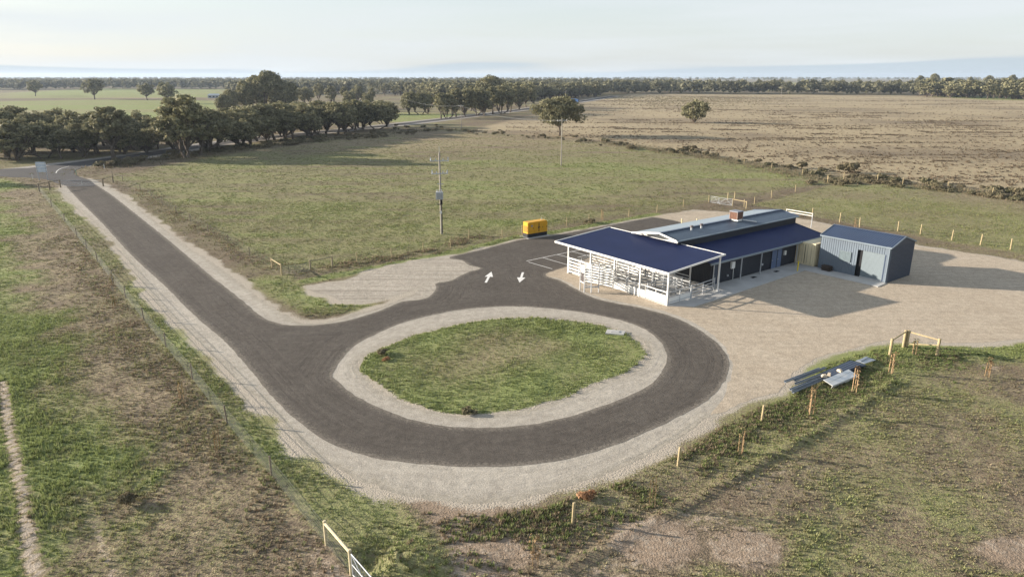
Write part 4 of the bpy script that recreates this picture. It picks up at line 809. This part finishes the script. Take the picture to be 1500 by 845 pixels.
for u, v, h, r_ in ((362, 167, 19, 2.), (424, 166, 18, .4), (340, 168, 14, 3), (376, 160, 22, 5), (410, 160, 20, 4), (330, 172, 12, 1)): tree(TALL, P(u, v), h, r_, 'big gum crowding the foot of the tallest tree', 'gums around the tallest tree')
tree(NEAR[5], P(447, 155), 14, 2.2, 'round gum standing just beyond the tallest tree')
for u, v, h, r_ in ((52, 141, 17, 0), (139, 146, 19, 1.5), (216, 147, 15, 2.5), (246, 152, 16.5, 4)): tree(VASE, P(u, v), h, r_, 'dark rounded gum standing alone in the bright green fields', 'paddock gums in the green fields', wide=1.1)
tree(LONE, P(820, 199), 13.4, 2.6, 'broad lone gum with a short leaning trunk in the dry field'); tree(LONE2, P(1017, 180), 10.4, .6, 'smaller lone gum in the dry field with a notch in its crown')
for i, (u, v, h) in enumerate(((600,168,12),(616,168,13),(628,167,11),(646,174,13),(655,174,12),(668,172,14),(682,172,14),(696,170,15),(708,170,15),(722,168,16),(735,167,15),(748,165,15),(760,161,15),(772,158,16),(664,166,14),(690,163,16),(715,160,19),(742,158,16),(756,155,17),(718,152,21),(485,152,14),(505,150,14),(525,152,13),(545,150,12),(468,148,14),(512,160,12),(540,163,11))):
    kk = (i * 5) % 6; tree(NEAR[kk], P(u, v), h * tr.uniform(.95, 1.1), tr.uniform(0, 6), ('%s gum in the clump at the highway bend' if u > 580 else '%s gum in the paddock behind the highway row') % ('broad twin stemmed', 'medium single stemmed', 'wide three stemmed', 'slim high crowned', 'low branched', 'spreading heavy crowned')[kk], 'gums at the highway bend' if u > 580 else 'gums behind the highway row')
for u, v, h in ((-150, 266, 8.5), (-205, 262, 9.5), (-185, 283, 6)): tree(SHADE, P(u, v), h, u, 'gum tree shading the drive from beyond the left fence', 'gums shading the drive')

# middle distance: each a tree; beyond, woodland
def vlimit(u): return float(np.interp(u, [-120, 60, 330, 345, 420, 430, 530, 545, 610, 640, 760, 890, 900, 930, 1330, 1360, 1500, 1640], [133, 132, 131, 140, 140, 139, 138, 140, 142, 148, 149, 141, 138.5, 138, 139.5, 143, 147, 149]))
cand = []
while len(cand) < 3600:
    u = tr.uniform(-60, 1560); vl = vlimit(u); v = 114.2 + (vl - 114.2) * tr.random() ** 1.15
    if u > 1000 and 118.6 < v < 133.5 and tr.random() < (.97 if u < 1340 else .6): continue
    if 900 < u <= 1000 and 120 < v < 130 and tr.random() < .6: continue
    if 530 < u < 620 and 136 < v < 142 and tr.random() < .8: continue
    if 900 < u and v > 126 and tr.random() < .35: continue
    cand.append((v, u))
edge = [(vlimit(u) - tr.uniform(0, 1.6), u) for u in np.arange(-30, 1540, 9.0)]
cand = sorted(cand + edge, reverse=True); indiv, rest = cand[:270], cand[270:]
for i, (v, u) in enumerate(indiv):
    lab, gr = (('gum tree in the belt edging the dry field', 'gums in the belt behind the dry field') if u > 900 else ('gum tree in the woodland beyond the bend', 'gums in the woodland beyond the bend') if u > 430 else ('gum tree on the far side of the green fields', 'gums behind the green fields'))
    wd_ = tr.uniform(1.1, 1.6); lab = ('slim ' if wd_ < 1.27 else 'rounded ' if wd_ < 1.44 else 'broad spreading ') + lab
    tree(MID[i % 4], P(u, v), tr.uniform(11, 16.5) * (.72 if 900 < u < 1340 else 1) * (1.25 if u > 1330 and tr.random() < .35 else 1), tr.uniform(0, 6), lab, gr, wide=wd_)
for u, v, h in ((1345, 133, 25), (1366, 133, 28), (1388, 132, 22), (1418, 134, 23), (1445, 134, 25), (1480, 134, 26), (1402, 132, 19)): tree(TALL, P(u, v), h * .9, u, 'tall gum rising above the belt at the far corner of the dry field', 'tall gums above the belt', wide=.8)
small = []
for i in range(4):
    tb, V, F = gum(400 + i, 13, 13, 13, 8, 2.5, base=.06); k = tb.mesh('t'); small.append((V, F))
Vs, Fs, off = [], [], 0; r = np.random.default_rng(3)
for v, u in rest:
    V, F = small[r.integers(4)]; x, y = P(u, v); s = r.uniform(.8, 1.3); a = r.uniform(0, 6.28); ws = s * r.uniform(1.0, 1.5); c, sn = math.cos(a) * ws, math.sin(a) * ws
    Vs.append(np.stack([V[:, 0] * c - V[:, 1] * sn + x, V[:, 0] * sn + V[:, 1] * c + y, V[:, 2] * s], 1)); Fs.append(F + off); off += len(V)
wd = link('woodland', mesh_np('woodland', np.vstack(Vs), np.vstack(Fs)), M_FARGUM); wd['kind'] = 'stuff'; tag(wd, 'far woodland of grey green gums reaching the horizon', 'woodland')
del Vs, Fs

# ------------------------------------------------------------------ shrubs
def bush_cloud(seed, w, h, nc, nl, leaf):
    r = np.random.default_rng(seed); Cs, Od = [], []
    for k in range(nc):
        c = np.array([r.normal(0, w * .2), r.normal(0, w * .2), h * r.uniform(.25, .6)]); d = r.normal(size=(nl, 3)); d /= np.linalg.norm(d, axis=1)[:, None]; d[:, 2] = np.abs(d[:, 2]) * .9 - .2
        Cs.append(c + d * np.array([w * .3, w * .3, h * .4]) * (r.uniform(.3, 1, nl) ** .5)[:, None]); Od.append(d)
    C = np.vstack(Cs); C[:, 2] = np.maximum(C[:, 2], .03); return cards(C, leaf, r, np.vstack(Od))
BUSH = []
for i in range(5):
    V, F = bush_cloud(500 + i, 2.0, 1.4, 7, 60, .30); me = mesh_np('foliage', V, F); me.materials.append(M_SCRUB); BUSH.append(me)
STEM = MB().tube([(0, 0, -.1), (.05, 0, .6)], [.06, .03], 6).tube([(0, 0, .1), (-.25, .1, .7)], [.04, .02], 5).mesh('stem'); STEM.materials.append(M_BARK)
def shrub(p, s, lab, gr=None, fol=None):
    t = thing('shrub', lab, 'shrub', (p[0], p[1], 0), tr.uniform(0, 6), gr); t.scale = (s, s, s * tr.uniform(.8, 1.1)); fm = BUSH[tr.randrange(5)] if fol is None else fol; link('foliage', fm, None, t); link('stem', STEM, None, t)
GS = 'shrubs along the dry field fence'
line = [(560,190),(640,188),(700,195),(760,199),(820,204),(880,210),(940,216),(1000,225),(1060,233),(1120,243),(1180,252),(1235,258),(1300,264),(1380,272),(1500,287)]
for k in range(130):
    u = tr.uniform(560, 1500); v = np.interp(u, [a for a, _ in line], [b for _, b in line]) + tr.gauss(0, 2.2); sz = tr.choice((.5, .6, .7, .9, 1.1)); shrub(P(u, v), sz, ('small' if sz < .65 else 'middling' if sz < 1 else 'large') + ' grey shrub in the row edging the dry field', GS)
shrub(P(1245, 254), 2.0, 'large round green shrub standing proud of the fence row'); shrub(P(1174, 247), 1.5, 'dark green shrub left of the largest one in the fence row'); shrub(P(1008, 224), 1.6, 'bushy green shrub in the fence row below the small lone tree')
for k in range(110):
    u = tr.uniform(150, 640); v = np.interp(u, [120, 200, 300, 400, 500, 640], [247, 236, 222, 211, 202, 190]) + tr.uniform(-2, 5); sz = tr.choice((.6, .8, 1.0, 1.3)); shrub(P(u, v), sz, ('small' if sz < .9 else 'large') + ' dark shrub in the scrub strip beside the highway', 'scrub between highway and paddock')
for k in range(70):
    u = tr.uniform(1180, 1500); v = np.interp(u, [1180, 1270, 1380, 1500], [268, 268, 280, 294]) + tr.gauss(0, 1.2); shrub(P(u, v), tr.choice((.45, .6, .8)), 'rusty low shrub along the back paddock fence', 'rusty shrubs at the back paddock')
shrub(P(868, 327), .55, 'round brown bush by the fence beyond the canopy roof'); shrub(P(185, 738), .50, 'yellow green tussock bush in the left paddock'); shrub(P(558, 520), .45, 'dark rusty bush on the rim of the island lawn'); shrub(P(682, 605), .35, 'small rusty bush on the near rim of the island lawn'); M_RUST = leaf_mat('rust_leaves', (.30, .15, .08), (.40, .22, .12), (.34, .2, .11)); V, F = bush_cloud(590, 2.0, 1.4, 7, 60, .25); RB = mesh_np('foliage', V, F); RB.materials.append(M_RUST)
shrub(P(858, 730), .45, 'orange dead bush beside a pine post below the loop', None, RB); shrub(P(566, 528), .30, 'small red brown bush on the far rim of the island lawn', None, RB)

# ------------------------------------------------------------------ staked saplings
M_STAKE = mat('hardwood_stake', (.40, .27, .15), .8, 0, .2, 6); M_DEAD = leaf_mat('dead_leaves', (.16, .10, .055), (.24, .17, .09), (.2, .13, .07)); M_LIVE = leaf_mat('young_leaves', (.10, .12, .05), (.20, .17, .08), (.15, .12, .06))
for i, (u, v, h, lab) in enumerate(((783, 832, 1.5, 'staked sapling with three bare stakes near the foreground earth mound'), (955, 742, 1.75, 'leafy staked sapling between two pine posts below the loop'), (1085, 664, 1.5, 'thin staked sapling on the green strip below the loop'), (1187, 607, 1.9, 'staked sapling before the lower end of the steel pile'), (1251, 575, 1.85, 'reddish staked sapling before the upper end of the steel pile'), (1305, 546, 1.6, 'staked sapling by the corner strainer post'), (1338, 519, 1.2, 'small staked sapling under the sloping strainer rail'), (1446, 552, 1.35, 'staked sapling standing alone beside the sandy heap'), (1252, 336, 1.7, 'staked sapling behind the shed roof'), (882, 322, 1.6, 'pale staked sapling in the paddock beyond the canopy'), (165, 418, 1.3, 'staked sapling inside the left paddock fence'), (168, 450, 1.3, 'second staked sapling inside the left paddock fence'), (319, 658, 1.5, 'staked sapling in rank grass inside the left fence'), (266, 585, 1.4, 'staked sapling in brown weeds inside the left fence'))):
    p = P(u, v); t = thing('staked_sapling', lab, 'sapling', (p[0], p[1], gz(p)), i * 1.3); r = np.random.default_rng(60 + i)
    for k in range(3): a = k * 2.1; MB().bar((.16 * math.cos(a), .16 * math.sin(a), -.1), (.15 * math.cos(a), .15 * math.sin(a), h * (.8 + .1 * k)), .04, .04).build('stake', M_STAKE, t)
    MB().tube([(0, 0, -.05), (.03, .02, h * .6), (.0, .04, h * 1.08)], [.02, .014, .006], 5).build('stem', M_BARK, t)
    C = np.stack([r.normal(0, .13, 70), r.normal(0, .13, 70), r.uniform(.25, 1.1, 70) * h], 1); V, F = cards(C, .10, r); link('leaves', mesh_np('leaves', V, F), M_DEAD if i in (0, 3, 4, 5, 7) else M_LIVE, t)

# ------------------------------------------------------------------ grass, weeds, tussocks
def tufts(name, label, x, y, rad, h, tint, blades, seed):
    r = np.random.default_rng(seed); n = len(x); fl = zones(x, y)[4]; z = relief(x, y, fl)
    a = (np.arange(blades)[None] / blades * 6.283 + r.uniform(0, 6.28, (n, 1)) + r.normal(0, .4, (n, blades)))
    R0 = rad[:, None] * r.uniform(.05, .55, (n, blades)); R1 = rad[:, None] * r.uniform(.6, 1.25, (n, blades)); hh = h[:, None] * r.uniform(.55, 1.15, (n, blades)); wv = rad[:, None] * r.uniform(.22, .45, (n, blades))
    ca, sa = np.cos(a), np.sin(a)
    b0 = np.stack([x[:, None] + ca * R0 - sa * wv, y[:, None] + sa * R0 + ca * wv, z[:, None] + 0 * a - .03], -1); b1 = np.stack([x[:, None] + ca * R0 + sa * wv, y[:, None] + sa * R0 - ca * wv, z[:, None] + 0 * a - .03], -1)
    tp = np.stack([x[:, None] + ca * R1, y[:, None] + sa * R1, z[:, None] + hh], -1)
    V = np.stack([b0, b1, tp], 2).reshape(-1, 3); F = np.arange(len(V)).reshape(-1, 3); me = mesh_np(name, V, F); color_attr(me, 'tint', np.repeat(tint, blades * 3, axis=0))
    o = link(name, me, M_GRASS); o['kind'] = 'stuff'; tag(o, label, 'grass'); return o
def scatter(y0, y1, dn, seed, wide=.93):
    r = np.random.default_rng(seed); n = int(dn * wide * (y1 * y1 - y0 * y0)); y = np.sqrt(r.uniform(y0 * y0, y1 * y1, n)); x = r.uniform(-wide, wide, n) * y; return x, y, r
def tint_of(g, b, d, r, n):
    g = np.clip(g + r.normal(0, .16, n), 0, 1.3); d = np.clip(d + r.normal(0, .2, n), 0, 1)
    base = np.array(C_SOIL) * .95 * (1 - d[:, None]) + np.array(C_STRAW) * .85 * d[:, None]
    gc = np.array(C_GREEN) * (1 - sstep(.5, 1.0, g))[:, None] + np.array(C_LUSH) * sstep(.5, 1.0, g)[:, None]
    k = sstep(.2, .6, g)[:, None]; return base * (1 - k) + gc * k
for (y0, y1, dn, seed, rmul) in ((19, 62, 34, 1, .62), (62, 120, 10, 2, .95), (120, 270, 1.9, 3, 1.7)):
    x, y, r = scatter(y0, y1, dn, seed); g, b, d, gr, fl = zones(x, y); n = len(x)
    keep = (fl < .75) & (gr < .6) & (r.random(n) < np.clip(1.15 - b * 1.1, .06, 1)) & (r.random(n) < .35 + .75 * np.clip(g, 0, 1)); x, y, g, b, d = x[keep], y[keep], g[keep], b[keep], d[keep]; n = len(x)
    big = fbm(x, y, 3, 2, 55); rad = (.10 + .13 * r.random(n)) * rmul * (.7 + .6 * big); h = (.045 + .065 * np.clip(g, 0, 1.1)) * r.uniform(.5, 1.6, n) * (.4 + 1.1 * big) * (1, 1, 1.0, 1.2)[seed] * (1 + .5 * (x < -18) * (y < 60))
    tufts('grass', 'short mixed grass tufts over the %s' % {1: 'near verges and paddocks', 2: 'middle paddocks', 3: 'far paddocks'}[seed], x, y, rad, h, tint_of(g, b, d, r, n), 6, seed)
# rank brown weeds: along the left fence, the strip below the loop
def weeds(name, label, line, spread, n, seed, hmin, hmax, cols, keepf=None):
    r = np.random.default_rng(seed); w = spline(line, .4, closed=False); i = r.integers(0, len(w), n); x = w[i, 0] + r.normal(0, spread, n); y = w[i, 1] + r.normal(0, spread, n)
    g, b, d, gr, fl = zones(x, y); k = (fl < .5) & (gr < .45) & (fbm(x, y, 1.8, 2, seed) > .42)
    if keepf is not None: k &= keepf(x, y)
    x, y = x[k], y[k]; n = len(x); c = np.array(cols)[r.integers(0, len(cols), n)] * r.uniform(.75, 1.25, (n, 1)); cl = fbm(x, y, 1.4, 2, seed + 1)
    tufts(name, label, x, y, r.uniform(.06, .15, n), (hmin + (hmax - hmin) * r.random(n)) * (.4 + 1.1 * cl), c, 8, seed)
BR = [(.22, .165, .11), (.27, .21, .14), (.19, .145, .10), (.33, .265, .175), (.20, .19, .10), (.21, .225, .10)]
weeds('weeds', 'rank brown weeds along the inside of the left fence', FENCE_A[3:] + np.array([-1.7, -.3]), 1.2, 5200, 71, .04, .17, BR, lambda x, y: inside(x, y, PADDOCK))
weeds('weeds', 'brown and green weeds on the strip below the loop', PP([(660, 790), (760, 775), (860, 730), (960, 690), (1060, 645), (1140, 600)]), 1.3, 6500, 72, .05, .22, BR + [(.19, .22, .08), (.21, .25, .09), (.16, .18, .07), (.19, .23, .085)])
weeds('weeds', 'low weeds around the steel pile and corner strainer', PP([(1140, 598), (1200, 572), (1260, 550), (1330, 530), (1400, 525)]), 1.3, 4200, 73, .05, .18, [(.14, .18, .06), (.17, .22, .07), (.16, .13, .08), (.19, .165, .10)])
weeds('weeds', 'brown weeds along the paddock fence beside the drive', np.vstack([fB[2:], PP([(399, 394)])]), 1.0, 2600, 74, .06, .24, BR)
weeds('weeds', 'brown weeds along the timber fence behind the sand patch', fC[:7], .8, 2000, 75, .08, .3, BR)
weeds('scrub', 'low dry scrub and long grass along the dry field fence', fE, 2.4, 7000, 76, .2, .7, [(.26, .21, .14), (.22, .19, .12), (.30, .25, .17), (.18, .18, .11)])
weeds('scrub', 'rank scrub between the highway and the paddock', PP([(150, 246), (230, 234), (330, 220), (430, 210), (520, 200), (640, 190), (700, 193)]), 3.0, 5000, 77, .2, .8, [(.22, .18, .12), (.18, .16, .10), (.26, .21, .14), (.16, .16, .09)])
# dark rushes in broken lines over the dry field
r = np.random.default_rng(8); xs, ys = [], []
for ua, ub, vv in ((1070, 1180, 182), (1190, 1330, 196.5), (1330, 1480, 193), (1130, 1175, 203), (1120, 1300, 187.5), (940, 1100, 160), (1000, 1150, 161.5), (1190, 1275, 215), (1310, 1345, 218), (1365, 1420, 236), (1100, 1300, 168), (1150, 1290, 171), (1220, 1320, 165), (890, 960, 176), (900, 1000, 189), (1040, 1110, 190), (1370, 1490, 184), (1340, 1400, 180)):
    nn = int((ub - ua) * 2.2); uu = r.uniform(ua, ub, nn); vv = vv + r.normal(0, .35, nn) + (uu - ua) * .012; q = np.array([P(a, b) for a, b in zip(uu, vv)]); kk_ = fbm(q[:, 0], q[:, 1] * 0, 9, 2, int(ua)) > .42; xs.append(q[kk_, 0]); ys.append(q[kk_, 1])
for k in range(120):
    u, v = r.uniform(760, 1560), 148 + 125 * r.random() ** 1.6
    if not inside(np.array([P(u, v)[0]]), np.array([P(u, v)[1]]), DRY)[0]: continue
    c = P(u, v); ln = r.uniform(4, 55) * (c[1] / 300); m_ = int(ln * 2.6); xs.append(c[0] + r.uniform(-ln, ln, m_) * .6); ys.append(c[1] + r.normal(0, 1.0, m_) + .03 * (xs[-1] - c[0]))
u = r.uniform(740, 1560, 5200); v = 142 + 130 * r.random(5200) ** 1.2; q = np.array([P(a, b) for a, b in zip(u, v)]); xs.append(q[:, 0]); ys.append(q[:, 1])
x = np.concatenate(xs); y = np.concatenate(ys); k = inside(x, y, DRY) & (dist_line(x, y, DRY, True) > 4); x, y = x[k], y[k]; n = len(x)
tufts('rushes', 'dark rushes and tussocks in broken lines over the dry field', x, y, r.uniform(.25, .75, n), r.uniform(.12, .45, n), np.array([(.16, .125, .085), (.14, .11, .075), (.20, .155, .105), (.24, .19, .13)])[r.integers(0, 4, n)], 7, 9)
u = r.normal(1010, 75, 2600); v = 141 + np.abs(r.normal(0, 7, 2600)); k = (u > 880) & (v < 165); q = np.array([P(a, b) for a, b in zip(u[k], v[k])])
tufts('rushes', 'olive heath at the far end of the dry field', q[:, 0], q[:, 1], r.uniform(.4, 1.1, len(q)), r.uniform(.2, .6, len(q)), np.array([(.20, .18, .10), (.23, .20, .12), (.27, .215, .135)])[r.integers(0, 3, len(q))], 7, 10)

# ------------------------------------------------------------------ far houses and a truck
def house(label, p, w, d, h, rz, wall, roof):
    t = thing('farm_house', label, 'house', (p[0], p[1], 0), rz); MB().box((0, 0, h / 2), (w, d, h)).build('wall', mat('wall%d' % int(p[0]), wall, .8), t)
    m_ = MB(); m_.v = [(-w * .55, -d * .6, h), (w * .55, -d * .6, h), (w * .55, d * .6, h), (-w * .55, d * .6, h), (-w * .4, 0, h + d * .28), (w * .4, 0, h + d * .28)]; m_.f = [(0, 1, 5, 4), (2, 3, 4, 5), (1, 2, 5), (3, 0, 4), (3, 2, 1, 0)]; m_.build('roof', mat('roof%d' % int(p[0]), roof, .6), t)
    for q in (-.3, 0, .3): MB().box((w * q, -d / 2 - .03, h * .55), (1.6, .08, 1.3)).build('window', M_DARK, t)
house('cream farm house among far gums beyond the bend', P(571, 138), 18, 9, 3.4, .1, (.5, .43, .32), (.42, .38, .33)); house('brick farm house with pale roof among far gums', P(621, 139), 16, 9, 3.2, -.15, (.3, .19, .14), (.48, .45, .44))
house('white roofed shed beside the far green field', P(314, 144), 11, 6, 2.6, .2, (.4, .42, .44), (.42, .45, .47)); house('white farm shed behind the belt of the dry field', P(1399, 140), 22, 10, 4, 0, (.6, .6, .6), (.65, .65, .65))
tk = thing('truck', 'small blue truck parked on the far highway', 'truck', (*P(842, 151), 0), -.5); M_BLUE = mat('blue_paint', (.05, .11, .24), .35)
MB().box((-.9, 0, 2.1), (4.6, 2.4, 2.6)).build('cargo_box', M_BLUE, tk); cb = MB().box((2.5, 0, 1.7), (1.9, 2.3, 2.0)).box((2.3, 0, 2.8), (1.3, 2.1, .3)).build('cab', M_BLUE, tk); MB().box((3.42, 0, 2.1), (.08, 1.9, .8)).build('windscreen', M_DARK, cb); MB().box((0, 0, .75), (6.6, 1.2, .25)).build('chassis', M_DARK, tk)
for x_ in (2.4, -1.2, -2.4):
    for y_ in (-1.05, 1.05): MB().tube([(x_, y_ - .14, .48), (x_, y_ + .14, .48)], .48, 14).build('wheel', M_DARK, tk)

# ------------------------------------------------------------------ air
hb = MB().box((0, 4000, 22), (16800, 8600, 50)).build('haze', None); hb['kind'] = 'stuff'; tag(hb, 'thin pale haze fading the far woodland', 'haze')
m = bpy.data.materials.new('haze'); m.use_nodes = True; n = m.node_tree.nodes; l = m.node_tree.links
for q in list(n):
    if q.type != 'OUTPUT_MATERIAL': n.remove(q)
pv = n.new('ShaderNodeVolumePrincipled'); pv.inputs['Color'].default_value = (.66, .78, .95, 1); pv.inputs['Density'].default_value = .00009; pv.inputs['Anisotropy'].default_value = .2
l.new(pv.outputs[0], [q for q in n if q.type == 'OUTPUT_MATERIAL'][0].inputs['Volume']); hb.data.materials.clear(); hb.data.materials.append(m)
